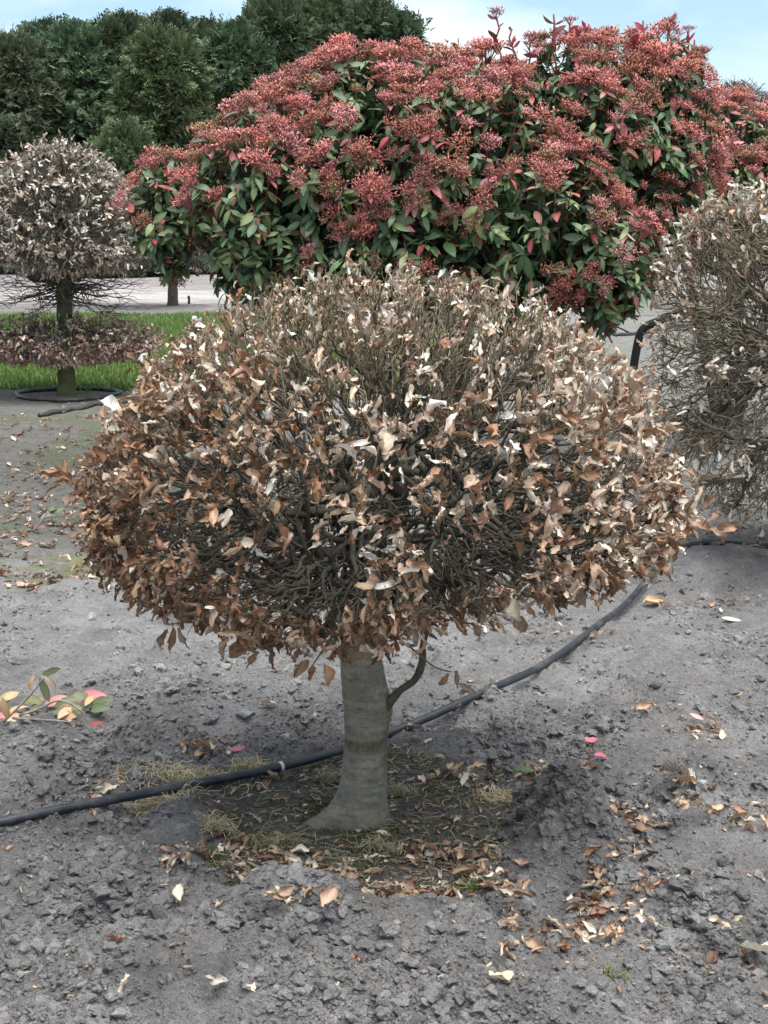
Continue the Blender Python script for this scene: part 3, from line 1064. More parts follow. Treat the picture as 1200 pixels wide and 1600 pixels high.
def build_tier_beech():
    r = np.random.default_rng(201)
    b = on_ground(104, 616)
    Y = b[1]
    root = empty("beech_tree", b, "two-tiered clipped beech with a pale leafy dome above a low flat disc", "tree")
    W = lambda px, py: at_depth(px, py, Y)
    px_m = F_PX / Y
    tree_trunk(root, [W(104, 622), W(104, 605), W(103, 560), W(101, 500), W(100, 450), W(101, 425)],
               [18 / px_m, 14 / px_m, 12.5 / px_m, 12 / px_m, 12.5 / px_m, 13 / px_m], (0.075, 0.088, 0.04))
    for i, (ex, ey, dy) in enumerate(((60, 400, 0.1), (128, 395, -0.15), (85, 380, 0.3), (118, 375, 0.25), (150, 400, -0.1), (40, 420, -0.2))):
        e = W(ex, ey)
        e[1] += dy
        a = W(101, 436)
        m_ = (a + e) / 2 + np.array([0.25 * (e[0] - a[0]), 0, -0.04])
        tree_trunk(root, [a, m_, e], [9 / px_m, 6 / px_m, 4 / px_m], (0.062, 0.062, 0.045), 9, "limb")
    c = W(98, 385)
    dome = Crown((c[0], Y, c[2]), 120 / px_m, 158 / px_m, 44 / px_m, 2.0, 202, 0.07)
    dome.rough = 0.09
    wp = [0.3, 0.4, 0.3]
    crown_parts(root, r, dome, (W(100, 430), W(100, 330)), 2100, 2400, 40, 300, 0.02, 0.009, 0.0055, 1600, 0.07, wp, PALE, [3, 2.4, 2, 1.2],
                (0.05, 0.048, 0.04), (0.2, 0.17, 0.13), 300, 0.6, lambda p, n: np.clip(0.9 - 0.5 * (n[:, 2] > 0.72) + 0.3 * n[:, 2], 0.12, 1))
    c = W(102, 532)
    disc = Crown((c[0], Y, c[2]), 140 / px_m, 38 / px_m, 32 / px_m, 2.4, 203, 0.1)
    crown_parts(root, r, disc, (W(103, 555), W(102, 515)), 1700, 1200, 30, 160, 0.016, 0.008, 0.005, 900, 0.066, wp, COPPER, [3, 3, 2, 1.5],
                (0.05, 0.045, 0.04), (0.14, 0.11, 0.09), 60, 0.2, lambda p, n: np.clip(0.85 - 0.55 * n[:, 2], 0.2, 1))
    # bare whorl of thin branches between the tiers
    N = 90
    a0 = W(100, 455)
    az = r.uniform(0, 2 * np.pi, N)
    st = a0 + np.stack([np.cos(az) * 0.06, np.sin(az) * 0.06, r.uniform(-0.12, 0.12, N)], -1)
    L = r.uniform(0.4, 0.85, N)[:, None]
    o = np.stack([np.cos(az), np.sin(az), np.zeros(N)], -1)
    en = st + o * L + np.stack([np.zeros(N), np.zeros(N), r.uniform(-0.22, 0.1, N)], -1)
    P = curve_paths(r, st, o * L * 0.9 + np.array([0, 0, -0.15]), en, o * L * 0.8 + r.normal(0, 0.12, (N, 3)), 9, 0.035)
    R = 0.007 * r.uniform(0.5, 1.3, (N, 1)) * (1 - 0.7 * np.linspace(0, 1, 9)[None])
    k = r.integers(0, N, 260)
    j = r.integers(3, 8, 260)
    dd = norm(o[k] + r.normal(0, 0.6, (260, 3)))
    LL = r.uniform(0.08, 0.28, (260, 1))
    P2 = curve_paths(r, P[k, j], dd * LL, P[k, j] + dd * LL, (dd + np.array([0, 0, 0.5])) * LL, 6, 0.05)
    R2 = 0.0035 * np.ones((260, 6)) * (1 - 0.6 * np.linspace(0, 1, 6)[None])
    dk = np.array([[0.07, 0.064, 0.058]])
    link("bare_branches", join_tubes("bare_branches", [(P, R, 5, dk.repeat(N, 0)), (P2, R2, 4, dk.repeat(260, 0))], M_TWIG), root, 'stuff')


build_tier_beech()


def build_right_beech():
    r = np.random.default_rng(301)
    Y = 7.2
    px_m = F_PX / (Y + 0.1)
    W = lambda px, py: at_depth(px, py, Y)
    c = W(1356, 560)
    b = np.array([c[0], Y, 0.0])
    root = empty("beech_tree", b, "nearly bare block-clipped beech cut by the right edge of the photo", "tree")
    tree_trunk(root, [b + [0, 0, -0.05], b + [0.01, 0, 0.25], b + [0.0, 0, 0.7], b + [0.02, 0, 1.3]], [0.12, 0.085, 0.075, 0.04], (0.1, 0.1, 0.075))
    crown = Crown((c[0], Y, c[2]), 330 / px_m, 252 / px_m, 245 / px_m, 4.2, 302, 0.07)
    crown_parts(root, r, crown, (b + [0, 0, 0.45], b + [0, 0, 1.5]), 3000, 5200, 70, 900, 0.016, 0.008, 0.0036, 9500, 0.056, [0.4, 0.35, 0.25],
                [(0.60, 0.52, 0.43), (0.45, 0.33, 0.22), (0.38, 0.24, 0.15), (0.7, 0.65, 0.58)], [3, 2, 1.5, 2],
                (0.062, 0.055, 0.041), (0.36, 0.30, 0.21), 300, 0.3, lambda p, n: np.clip(0.3 + 0.7 * sstep(1.35, 1.75, p[:, 2]) + 0.2 * sstep(0.8, 0.5, p[:, 2]), 0, 1), 0.3)


build_right_beech()


def build_far_trees():
    r = np.random.default_rng(401)
    # bare tree with a wide flat underside, its trunk on the edge of the sandy field
    b = on_ground(270, 478)
    Y = b[1]
    s_ = Y / F_PX
    root = empty("bare_tree", b, "distant clipped tree with a bare dark trunk standing at the sandy field", "tree")
    W = lambda px, py: at_depth(px, py, Y)
    tree_trunk(root, [W(270, 481), W(270, 474), W(270, 450), W(269, 425), W(268, 395)], [11 * s_, 8.5 * s_, 7.5 * s_, 7.5 * s_, 6 * s_], (0.075, 0.07, 0.055))
    c = W(230, 395)
    crown = Crown((c[0], Y, c[2]), 120 * s_, 55 * s_, 30 * s_, 2.2, 402, 0.08)
    crown_parts(root, r, crown, (W(268, 420), W(255, 370)), 500, 1200, 30, 220, 0.05, 0.03, 0.016, 900, 0.12, [0.5, 0.3, 0.2], PALE, [2, 2, 1, 2],
                (0.05, 0.047, 0.042), (0.11, 0.1, 0.085), 0, 0.2, lambda p, n: np.full(len(p), 0.35), 0.2, sides=(4, 3, 3, 3))
    # grey dome far off to the right
    Y2 = 38.0
    s2 = Y2 / F_PX
    c = at_depth(1152, 215, Y2)
    root = empty("bare_tree", (c[0], Y2, 0), "far grey dome-shaped bare tree seen over the red shrub on the right", "tree")
    tree_trunk(root, [(c[0], Y2, -0.1), (c[0], Y2, 1.2), (c[0], Y2, c[2])], [0.22, 0.17, 0.1], (0.07, 0.065, 0.055))
    crown = Crown((c[0], Y2, c[2]), 72 * s2, 80 * s2, 60 * s2, 2.0, 403, 0.05)
    crown_parts(root, r, crown, (np.array([c[0], Y2, c[2] - 0.8]), np.array([c[0], Y2, c[2] + 0.6])), 1500, 1800, 30, 300, 0.05, 0.028, 0.014, 1800,
                0.1, [0.5, 0.3, 0.2], [(0.3, 0.25, 0.23), (0.2, 0.17, 0.16)], [1, 1], (0.06, 0.056, 0.055), (0.13, 0.115, 0.105), 0, 0.5,
                lambda p, n: np.full(len(p), 0.6), 0.35, sides=(4, 3, 3, 3))
    # two short stakes on the turf edge
    for (px, py, hpx, lab) in ((121, 497, 12, "short dark stake on the turf just right of the two-tiered beech"),
                               (295, 474, 12, "short dark stake beside the distant bare trunk")):
        g_ = on_ground(px, py)
        hh = hpx * g_[1] / F_PX
        P = np.array([[g_ + [0, 0, -0.05], g_ + [0.01, 0, hh * 0.5], g_ + [0.0, 0, hh * 0.9], g_ + [0, 0, hh]]])
        V, Fs, _ = tubes(P, np.array([[0.03, 0.03, 0.034, 0.012]]), 6)
        tag(link("stake", make_mesh("stake", V, Fs, M_TWIG, np.ones(V.shape) * 0.05)), lab, "stake")


build_far_trees()


# ------------------------------------------------------------------ photinia
def flower_variant(r, nb=120):
    """a loose domed head of small buds on branching stalks; about 1 unit wide, stalk at the origin, +Z up"""
    V, F4, F3, mod = [], [], [], []

    def stick(a, b, w, m):
        a, b = np.array(a), np.array(b)
        d = norm(b - a)
        k = np.array([1, 0, 0]) if abs(d[0]) < 0.7 else np.array([0, 1, 0])
        x = norm(np.cross(d, k)) * w
        y = norm(np.cross(d, x)) * w
        o = len(V)
        for p in (a, b):
            for q in (x, -0.5 * x + 0.87 * y, -0.5 * x - 0.87 * y):
                V.append(p + q)
                mod.append(m)
        for i in range(3):
            F4.append((o + i, o + (i + 1) % 3, o + 3 + (i + 1) % 3, o + 3 + i))
    prim = []
    for i in range(9):
        a = i * 2.4 + r.uniform(0, 0.5)
        rr = 0.36 * math.sqrt((i + 0.4) / 9)
        e = np.array([rr * math.cos(a), rr * math.sin(a), 0.44 - 0.5 * rr ** 2 + r.normal(0, 0.03)])
        stick((0, 0, 0.1 * r.uniform()), e, 0.012, 0.62)
        prim.append(e)
    for k in range(nb):
        e = prim[k % 9]
        p = e + r.normal(0, 1, 3) * np.array([0.115, 0.115, 0.065]) + np.array([0, 0, 0.06])
        s_ = r.uniform(0.013, 0.03)
        o = len(V)
        q = norm(r.normal(size=(3, 3)))
        tet = np.array([[1, 1, 1], [1, -1, -1], [-1, 1, -1], [-1, -1, 1]]) * s_
        m = r.uniform(0.7, 1.35)
        ln = norm(p - np.array([0, 0, -0.1]) + r.normal(0, 0.25, 3))
        for t in tet @ q:
            V.append(p + t * 0.8 + ln * (t @ ln) * 1.6)
            mod.append(m)
        F3 += [(o, o + 1, o + 2), (o, o + 3, o + 1), (o, o + 2, o + 3), (o + 1, o + 3, o + 2)]
        if k % 2 == 0:
            stick(e, p, 0.006, 0.8)
    return Variant(V, [np.array(F4), np.array(F3)], mod)


rf = np.random.default_rng(31)
HEADS = [flower_variant(rf) for _ in range(6)]


def photinia(root, lobes, r, nshoot, hero_f, hero_l, flower_bias=0.0, stems=()):
    """lobes: (centre, radii) ellipsoids; shoots all over the union"""
    C = np.array([l[0] for l in lobes])
    Rr = np.array([l[1] for l in lobes])
    area = (Rr[:, 0] * Rr[:, 2] + Rr[:, 0] * Rr[:, 1]) / 2
    ps, ns = [], []
    for i in range(len(lobes)):
        N = int(nshoot * area[i] / area.sum())
        d = norm(r.normal(size=(N, 3)))
        lump = 1 + 0.09 * noise2(d[:, 0] * 3.3 + i * 5, d[:, 2] * 3.3 + d[:, 1] * 2.1, 7) + r.normal(0, 0.025, N)
        p = C[i] + d * Rr[i] * lump[:, None]
        n = norm(d / Rr[i])
        keep = np.ones(N, bool)
        for j in range(len(lobes)):
            if j != i:
                keep &= ((((p - C[j]) / Rr[j]) ** 2).sum(1) > 0.92)
        ps.append(p[keep])
        ns.append(n[keep])
    p, n = np.concatenate(ps), np.concatenate(ns)
    N = len(p)
    ax = norm(n * 0.75 + np.array([0, 0, 0.75]) + r.normal(0, 0.28, (N, 3)))
    px, py = project(p)
    pf = 0.52 + 0.34 * n[:, 2] + 0.75 * noise2(px / 60, py / 50, 13) + flower_bias
    pf -= 0.7 * blob(px, py, 390, 390, 90, 80) + 0.6 * blob(px, py, 860, 380, 90, 90) + 0.2 * blob(px, py, 800, 330, 90, 60)
    pf += 0.35 * blob(px, py, 560, 250, 200, 120)
    isf = r.uniform(0, 1, N) < pf
    # ---- flower heads
    k = np.where(isf)[0]
    Rm = frames(norm(np.cross(ax[k], r.normal(size=(len(k), 3)))), ax[k])
    vid = r.integers(0, len(HEADS), len(k))
    sz = 0.165 * np.exp(r.normal(0, 0.22, len(k)))
    loc = p[k] + ax[k] * 0.0
    pxk0, pyk0 = project(loc)
    fc = pick_colours(r, len(k), [(0.54, 0.195, 0.17), (0.47, 0.185, 0.135), (0.58, 0.255, 0.24), (0.39, 0.21, 0.13)], [4, 2.5, 2.5, 1.6], 0.14) * (1 + 0.22 * noise2(pxk0 / 70, pyk0 / 60, 17))[:, None]
    scale3 = np.stack([sz, sz, sz * r.uniform(0.7, 1.1, len(k))], -1)
    dist = np.linalg.norm(CAMP - loc, axis=1)
    fac = (n[k] * norm(CAMP - loc)).sum(1)
    pxk, pyk = project(loc)
    sc = (fac > -0.1) * sz / dist * (pyk > 0) * (pxk > -10) * (pxk < 1210) * (0.5 + 0.5 * fac)
    hero = hero_select(sc, hero_f) & (sc > 0)
    for i in np.where(hero)[0]:
        place("flower_head", HEADS[vid[i]], Rm[i], loc[i], scale3[i], fc[i], M_BUD, root)
    q = ~hero
    link("flower_heads", merged("flower_heads", HEADS, vid[q], Rm[q], loc[q], scale3[q], fc[q], M_BUD), root, 'stuff')
    # ---- leaves: a whorl under each shoot, plus an inner layer
    per = np.where(isf, r.integers(4, 8, N), r.integers(9, 15, N))
    idx = np.repeat(np.arange(N), per)
    M_ = len(idx)
    side = norm(np.cross(ax[idx], r.normal(size=(M_, 3))))
    lift = r.uniform(-0.75, 0.45, (M_, 1))
    d = norm(side + ax[idx] * lift + np.array([0, 0, -0.25]))
    up = norm(ax[idx] - d * 0.2 + r.normal(0, 0.3, (M_, 3)))
    base = p[idx] + ax[idx] * r.uniform(-0.13, 0.03, (M_, 1)) - n[idx] * 0.02
    sz = 0.098 * np.exp(r.normal(0, 0.2, M_))
    cols = pick_colours(r, M_, [(0.115, 0.18, 0.08), (0.085, 0.145, 0.065), (0.175, 0.235, 0.09), (0.25, 0.29, 0.13), (0.40, 0.08, 0.085), (0.34, 0.16, 0.11)],
                        [4, 4, 2.5, 1.0, 0.55, 0.5])
    young = isf[idx] & (r.uniform(0, 1, M_) < 0.5) & (lift[:, 0] > -0.1)
    cols[young] = pick_colours(r, int(young.sum()), [(0.50, 0.16, 0.17), (0.44, 0.13, 0.12), (0.52, 0.28, 0.23)], [2, 2, 1.5])
    # inner leaves that close the crown
    M2 = int(N * 3.2)
    j = r.integers(0, N, M2)
    b2 = p[j] - n[j] * r.uniform(0.06, 0.4, (M2, 1)) + r.normal(0, 0.05, (M2, 3))
    d2 = norm(n[j] * 0.5 + r.normal(0, 0.7, (M2, 3)) + np.array([0, 0, -0.3]))
    u2 = norm(np.array([0, 0, 1.0]) + r.normal(0, 0.5, (M2, 3)))
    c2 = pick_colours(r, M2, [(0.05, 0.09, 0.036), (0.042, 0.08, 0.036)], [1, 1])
    attach_leaves(root, PHLEAF, np.concatenate([base, b2]), np.concatenate([d, d2]), np.concatenate([up, u2]),
                  np.concatenate([sz, np.full(M2, 0.11)]), np.concatenate([cols, c2]), np.concatenate([n[idx], n[j]]), M_PHOT, hero_l, r=r,
                  bonus=np.concatenate([np.where(isf[idx], 0.8, 1.0), np.zeros(M2)]))
    # ---- foliage deep inside
    pts_ = []
    for i in range(len(lobes)):
        m_ = int(9500 * area[i] / area.sum()) + 60
        pts_.append(C[i] + norm(r.normal(size=(m_, 3))) * Rr[i] * (0.82 * r.uniform(0.1, 1, (m_, 1)) ** 0.45))
    pts_ = np.concatenate(pts_)
    m_ = len(pts_)
    Ri = frames(norm(r.normal(size=(m_, 3)) + np.array([0, 0, -0.3])), norm(r.normal(size=(m_, 3)) * np.array([1, 1, 0.4])))
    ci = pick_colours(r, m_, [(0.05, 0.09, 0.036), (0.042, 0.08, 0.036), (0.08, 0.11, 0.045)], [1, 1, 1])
    link("inner_leaves", merged("inner_leaves", PHLEAF, r.integers(0, len(PHLEAF), m_), Ri, pts_, np.full(m_, 0.13), ci, M_PHOT), root, 'stuff')
    # ---- shoots (stems) carrying the whorls
    st = p - ax * 0.3 - n * 0.12
    P = curve_paths(r, st, ax * 0.2, p + ax * 0.03, ax * 0.3, 5, 0.02)
    Rr_ = 0.006 * np.ones((N, 5)) * np.linspace(1.2, 0.6, 5)[None]
    sc_ = pick_colours(r, N, [(0.12, 0.07, 0.05), (0.2, 0.07, 0.06)], [1, 1])
    link("shoots", join_tubes("shoots", [(P, Rr_, 3, sc_)], M_TWIG), root, 'stuff')
    return p, n


def build_photinias():
    r = np.random.default_rng(501)

    def lobe(px, py, rx, ry, Y, ryd=None):
        s_ = Y / F_PX
        return at_depth(px, py, Y), np.array([rx * s_, (ryd or rx) * s_, ry * s_])
    Y = 10.2
    lobes = [lobe(650, 300, 300, 195, 10.2, 260), lobe(915, 240, 185, 160, 10.3, 200), lobe(945, 415, 70, 88, 9.35, 90), lobe(425, 325, 125, 150, 9.7, 140),
             lobe(262, 335, 56, 82, 10.4, 80), lobe(545, 170, 110, 74, 10.0, 100), lobe(840, 360, 130, 120, 9.5, 130), lobe(1020, 150, 82, 80, 10.1, 80),
             lobe(378, 268, 60, 70, 10.0, 80), lobe(640, 400, 200, 75, 9.5, 110),
             lobe(1000, 330, 75, 120, 10.0, 90), lobe(780, 430, 150, 75, 9.6, 100)]
    c = at_depth(690, 370, Y)
    root = empty("photinia_shrub", (c[0], Y + 0.3, 0), "big domed photinia shrub covered with pinkish red flower heads", "shrub")
    photinia(root, lobes, r, 3300, 300, 300)
    b = np.array(root.location)
    for i, (dx, dz, w) in enumerate(((-1.2, 1.7, 0.06), (-0.4, 1.9, 0.08), (0.3, 2.0, 0.08), (1.0, 1.9, 0.07), (1.5, 1.8, 0.05), (-1.7, 1.6, 0.05))):
        tree_trunk(root, [b + [dx * 0.08, 0, -0.05], b + [dx * 0.3, 0.05, 0.5], b + [dx * 0.75, 0, 1.1], b + [dx, 0, dz]],
                   [w, w * 0.85, w * 0.7, w * 0.45], (0.07, 0.06, 0.05), 10, "stem")
    # tall young shoots standing clear of the crown
    tall = [(775, 100, 25), (800, 95, 45), (865, 85, 22), (890, 75, 35), (905, 90, 55), (985, 85, 45), (1005, 80, 32), (1045, 85, 35), (1060, 90, 55), (1085, 95, 62),
            (720, 130, 75), (735, 125, 90), (955, 90, 62), (940, 90, 75), (1095, 130, 85), (700, 130, 100), (1030, 80, 45), (1015, 80, 60),
            (640, 120, 72), (525, 120, 78), (545, 110, 75), (500, 130, 92), (1075, 100, 48), (830, 100, 62), (760, 120, 60), (915, 85, 42)]
    Vb, cl, loc, Rm, szs, ups, heads = [], [], [], [], [], [], []
    paths = []
    for (px, y0, y1) in tall:
        Yt = 10.1 + r.uniform(-0.3, 0.3)
        a, e = at_depth(px + r.uniform(-8, 8), y0 + 30, Yt), at_depth(px, y1, Yt)
        paths.append(curve_paths(r, a[None], (e - a)[None], e[None], (e - a)[None] * 0.8, 6, 0.03)[0])
        for k in range(r.integers(7, 12)):
            t = r.uniform(0.35, 1)
            loc.append(a + (e - a) * t)
            cl.append(np.array([(0.40, 0.06, 0.075), (0.30, 0.08, 0.07), (0.2, 0.09, 0.06), (0.42, 0.15, 0.15)][r.integers(0, 4)]) * r.uniform(0.7, 1.2))
            szs.append(r.uniform(0.06, 0.1))
            d = norm(r.normal(size=3) * np.array([1, 1, 0.3]) + np.array([0, 0, 0.75]))
            Rm.append(d)
        if r.uniform() < 0.55:
            heads.append(e)
    loc, Rm, szs, cl = np.array(loc), np.array(Rm), np.array(szs), np.array(cl)
    fr = frames(Rm, norm(r.normal(size=Rm.shape)))
    link("young_leaves", merged("young_leaves", PHLEAF, r.integers(0, len(PHLEAF), len(loc)), fr, loc, szs, cl, M_PHOT), root, 'stuff')
    paths = np.array(paths)
    link("young_shoots", join_tubes("young_shoots", [(paths, 0.006 * np.ones(paths.shape[:2]), 4, np.tile([[0.22, 0.06, 0.06]], (len(paths), 1)))], M_TWIG), root, 'stuff')
    for e in heads:
        place("flower_head", HEADS[r.integers(0, 6)], np.eye(3), e - np.array([0, 0, 0.03]), r.uniform(0.11, 0.16) * np.ones(3), (0.42, 0.2, 0.2), M_BUD, root)
    # second shrub behind on the right
    Y2 = 12.6
    lobes2 = [lobe(1120, 272, 95, 108, Y2, 110), lobe(1205, 275, 90, 85, Y2, 110), lobe(1060, 330, 60, 60, 11.6, 80), lobe(1160, 340, 120, 80, 12.2, 120)]
    c = at_depth(1150, 330, Y2)
    root2 = empty("photinia_shrub", (c[0], Y2, 0), "smaller photinia shrub with rusty red heads showing above the bare beech on the right", "shrub")
    photinia(root2, lobes2, r, 900, 120, 60, 0.15)
    b = np.array(root2.location)
    for dx, dz in ((-0.5, 1.7), (0.1, 1.8), (0.5, 1.7)):
        tree_trunk(root2, [b + [dx * 0.1, 0, -0.05], b + [dx * 0.4, 0, 0.6], b + [dx, 0, dz]], [0.06, 0.05, 0.03], (0.07, 0.06, 0.05), 9, "stem")


build_photinias()


# ------------------------------------------------------------------ conifer belt
def spray_variant(r):
    """a drooping feathery spray, 1 unit long along +Y"""
    V, F, mod = [], [], []
    for k in range(11):
        t = 0.08 + 0.9 * k / 10
        sd = 1 if k % 2 else -1
        L = 0.42 * (1.1 - t) * r.uniform(0.7, 1.3) + 0.08
        a = np.array([0, t - 0.1, -0.25 * t * t + r.normal(0, 0.015)])
        tip = a + np.array([sd * L * 0.75, L * 0.8, r.uniform(-0.2, 0.1) * L])
        w = 0.075 * r.uniform(0.7, 1.3)
        m = a * 0.5 + tip * 0.5
        o = len(V)
        V += [a, m + np.array([w * 0.7, -w * sd * 0.7, 0.03]), tip, m + np.array([-w * 0.7, w * sd * 0.7, -0.01])]
        mod += [0.8, 1, 1.2, 1]
        F.append((o, o + 1, o + 2, o + 3))
    return Variant(V, [np.array(F)], mod)


rs = np.random.default_rng(41)
SPRAYS = [spray_variant(rs) for _ in range(6)]


def conifer(px, ytop, halfw, Y, colr, label, seed, shape=0.8, nsp=4300, droop=0.35, loosef=0.0):
    Y = Y * 1.36
    r = np.random.default_rng(seed)
    top = at_depth(px, ytop, Y)
    H = top[2]
    W_ = 1.22 * halfw * Y / F_PX
    root = empty("conifer_tree", (top[0], Y, 0), label, "conifer", "conifers in the dark belt behind")
    tree_trunk(root, [(top[0], Y, -0.2), (top[0], Y, H * 0.4), (top[0], Y, H * 0.96)], [0.32, 0.24, 0.03], (0.05, 0.042, 0.035), 10)
    z = r.uniform(0, 1, nsp) ** 0.85
    az = r.uniform(0, 2 * np.pi, nsp)
    prof = (1 - z ** 2.6) ** shape * (0.75 + 0.25 * sstep(0, 0.15, z))
    lump = 1 + 0.3 * noise2(az * 1.6 + seed, z * 6, seed % 17) + 0.16 * noise2(az * 5 + seed, z * 22, seed % 13)
    rad = W_ * prof * lump * (1 - 0.42 * r.uniform(0, 1, nsp) ** 2.2) + loosef * r.exponential(0.25, nsp)
    o = np.stack([np.cos(az), np.sin(az), np.zeros(nsp)], -1)
    loc = np.array([top[0], Y, 0]) + o * rad[:, None] + np.stack([np.zeros(nsp)] * 2 + [z * H * 0.985], -1)
    d = norm(o * 0.9 + np.array([0, 0, 0.35]) + r.normal(0, 0.45, (nsp, 3)) + np.array([0, 0, 1.0]) * (z > 0.93)[:, None] - np.array([0, 0, droop]) * r.uniform(0, 1.2, (nsp, 1)))
    R = frames(d, norm(o + np.array([0, 0, 0.8]) + r.normal(0, 0.4, (nsp, 3))))
    sz = 0.46 * np.exp(r.normal(0, 0.28, nsp))
    c = 2.15 * np.array([1.10, 1.0, 0.95]) * np.array(colr)[None] * (1 + 0.2 * r.normal(size=(nsp, 1)) + 0.2 * noise2(az * 3 + 3, z * 12, 5)[:, None])
    c = c + np.array([0.03, 0.02, 0.0]) * (r.uniform(0, 1, (nsp, 1)) < 0.12)
    link("foliage", merged("foliage", SPRAYS, r.integers(0, 6, nsp), R, loc, sz, np.clip(c, 0.008, 1), M_NEEDLE), root, 'stuff')


CON = [
    (20, 45, 95, 50, (0.040, 0.055, 0.034), "dark brownish conifer at the left end of the belt"),
    (115, 28, 85, 51, (0.036, 0.062, 0.036), "grey-green conifer above the dome of the two-tiered beech"),
    (190, 12, 80, 52, (0.038, 0.058, 0.034), "dark round-topped conifer in the left half of the belt"),
    (250, 35, 72, 48, (0.042, 0.062, 0.032), "yellow-green conifer standing forward in the belt behind the red shrub's left edge"),
    (262, 8, 70, 54, (0.036, 0.052, 0.034), "dark conifer top rising just behind the yellow-green conifer"),
    (370, 25, 75, 50, (0.034, 0.058, 0.034), "deep green conifer right of the yellow-green one"),
    (425, -5, 75, 51, (0.036, 0.056, 0.032), "tall conifer whose top touches the upper edge of the photo"),
    (510, -8, 80, 52, (0.040, 0.058, 0.032), "tall olive conifer behind the left peak of the red shrub"),
    (585, 0, 62, 51, (0.034, 0.052, 0.03), "dense conifer second from the right end of the belt"),
    (630, 8, 42, 50, (0.028, 0.046, 0.028), "conifer with loose drooping boughs at the right end of the belt"),
    (195, 190, 50, 45, (0.044, 0.066, 0.034), "low young conifer in front of the belt beside the dome"),
    (-70, 50, 90, 51, (0.036, 0.055, 0.034), "conifer cut by the left edge of the photo"),
]
CON += [
    (68, 22, 70, 56, (0.036, 0.056, 0.034), "conifer filling the gap between the two leftmost trees of the belt"),
    (150, 25, 70, 57, (0.036, 0.056, 0.034), "conifer filling the gap left of the dark round-topped one"),
    (318, 22, 75, 57, (0.035, 0.055, 0.033), "conifer filling the dip right of the yellow-green one"),
    (468, 2, 70, 57, (0.036, 0.056, 0.033), "conifer filling the gap between the two tallest ones"),
    (550, 4, 66, 56, (0.034, 0.052, 0.031), "conifer filling the gap left of the dense one near the belt's right end"),
]
for i, (px, yt, hw, Y, c, lab) in enumerate(CON):
    conifer(px, yt + (5 if 400 < px < 600 else 17), hw, Y, c, lab, 600 + i * 7, 0.5 if i != 9 else 0.9, 12000 if i != 9 else 5000, 0.35 if i != 9 else 0.8, 0.0 if i != 9 else 0.9)


# ------------------------------------------------------------------ hoses
hp = [(-120, 1328), (0, 1300), (120, 1277), (250, 1249), (340, 1226), (430, 1204), (535, 1181), (575, 1168), (612, 1155), (700, 1130), (760, 1107), (830, 1069), (900, 1024), (945, 986),
      (985, 942), (1015, 914), (1055, 889), (1105, 872), (1160, 863), (1240, 855), (1400, 842)]
pts = []
for px, py in hp:
    g_ = on_ground(px, py, 0.02)
    pts.append(g_)
pts = np.array(pts)
P = smooth_path(pts, 160)
for _ in range(160):
    P[1:-1] = (P[:-2] + 2 * P[1:-1] + P[2:]) / 4
hz = height(P[:, 0], P[:, 1])
top_ = np.array([hz[max(0, i - 5):i + 6].max() for i in range(len(hz))]) * 0.6 + hz * 0.4 + 0.014
for _ in range(60):
    top_[1:-1] = (top_[:-2] + 2 * top_[1:-1] + top_[2:]) / 4
P[:, 2] = top_
# keep clear of the trunk: it runs behind it
near_t = np.exp(-((P[:, 0] - TRUNK_X) / 0.12) ** 2)
P[:, 1] += near_t * np.maximum(0, TRUNK_Y + 0.11 - P[:, 1]) * 0.9
V, Fs, _ = tubes(P[None], np.full((1, 160), 0.0138), 16)
hose = tag(link("hose", make_mesh("hose", V, Fs, M_HOSE, np.ones(V.shape) * np.array([0.014, 0.017, 0.021]))),
           "thick black irrigation hose lying across the soil behind the short trunk", "hose")
k = int(np.argmin(np.abs(project(P)[0] - 434)))
bp = np.array([P[k] + (P[k + 1] - P[k]) * t for t in (0.0, 0.1, 0.2, 0.3)])
V, Fs, _ = tubes(bp[None], np.array([[0.0145, 0.0153, 0.0153, 0.0145]]), 16)
link("cable_tie", make_mesh("cable_tie", V, Fs, M_PLAIN, np.ones(V.shape) * 0.55), hose)

# rings of hose round the two-tiered beech
tb = on_ground(104, 616)
an = np.linspace(0, 2 * np.pi, 80)
ring = np.stack([tb[0] + 0.02 + 0.52 * np.cos(an) * (1 + 0.05 * np.sin(3 * an)), tb[1] - 0.05 + 0.55 * np.sin(an), 0 * an], -1)
ring[:, 2] = height(ring[:, 0], ring[:, 1]) + 0.02
V, Fs, _ = tubes(ring[None], np.full((1, 80), 0.022), 8)
tag(link("hose", make_mesh("hose", V, Fs, M_HOSE, np.ones(V.shape) * 0.02)), "black hose looped on the ground round the trunk of the two-tiered beech", "hose")
pl = np.array([on_ground(x, y, 0.02) for x, y in ((62, 648), (90, 642), (130, 634), (160, 629), (200, 627), (260, 626))])
pl = smooth_path(pl, 40)
pl[:, 2] = height(pl[:, 0], pl[:, 1]) + 0.02
V, Fs, _ = tubes(pl[None], np.full((1, 40), 0.024), 8)
tag(link("hose", make_mesh("hose", V, Fs, M_HOSE, np.ones(V.shape) * 0.02)), "short black hose in front of the looped hose under the two-tiered beech", "hose")

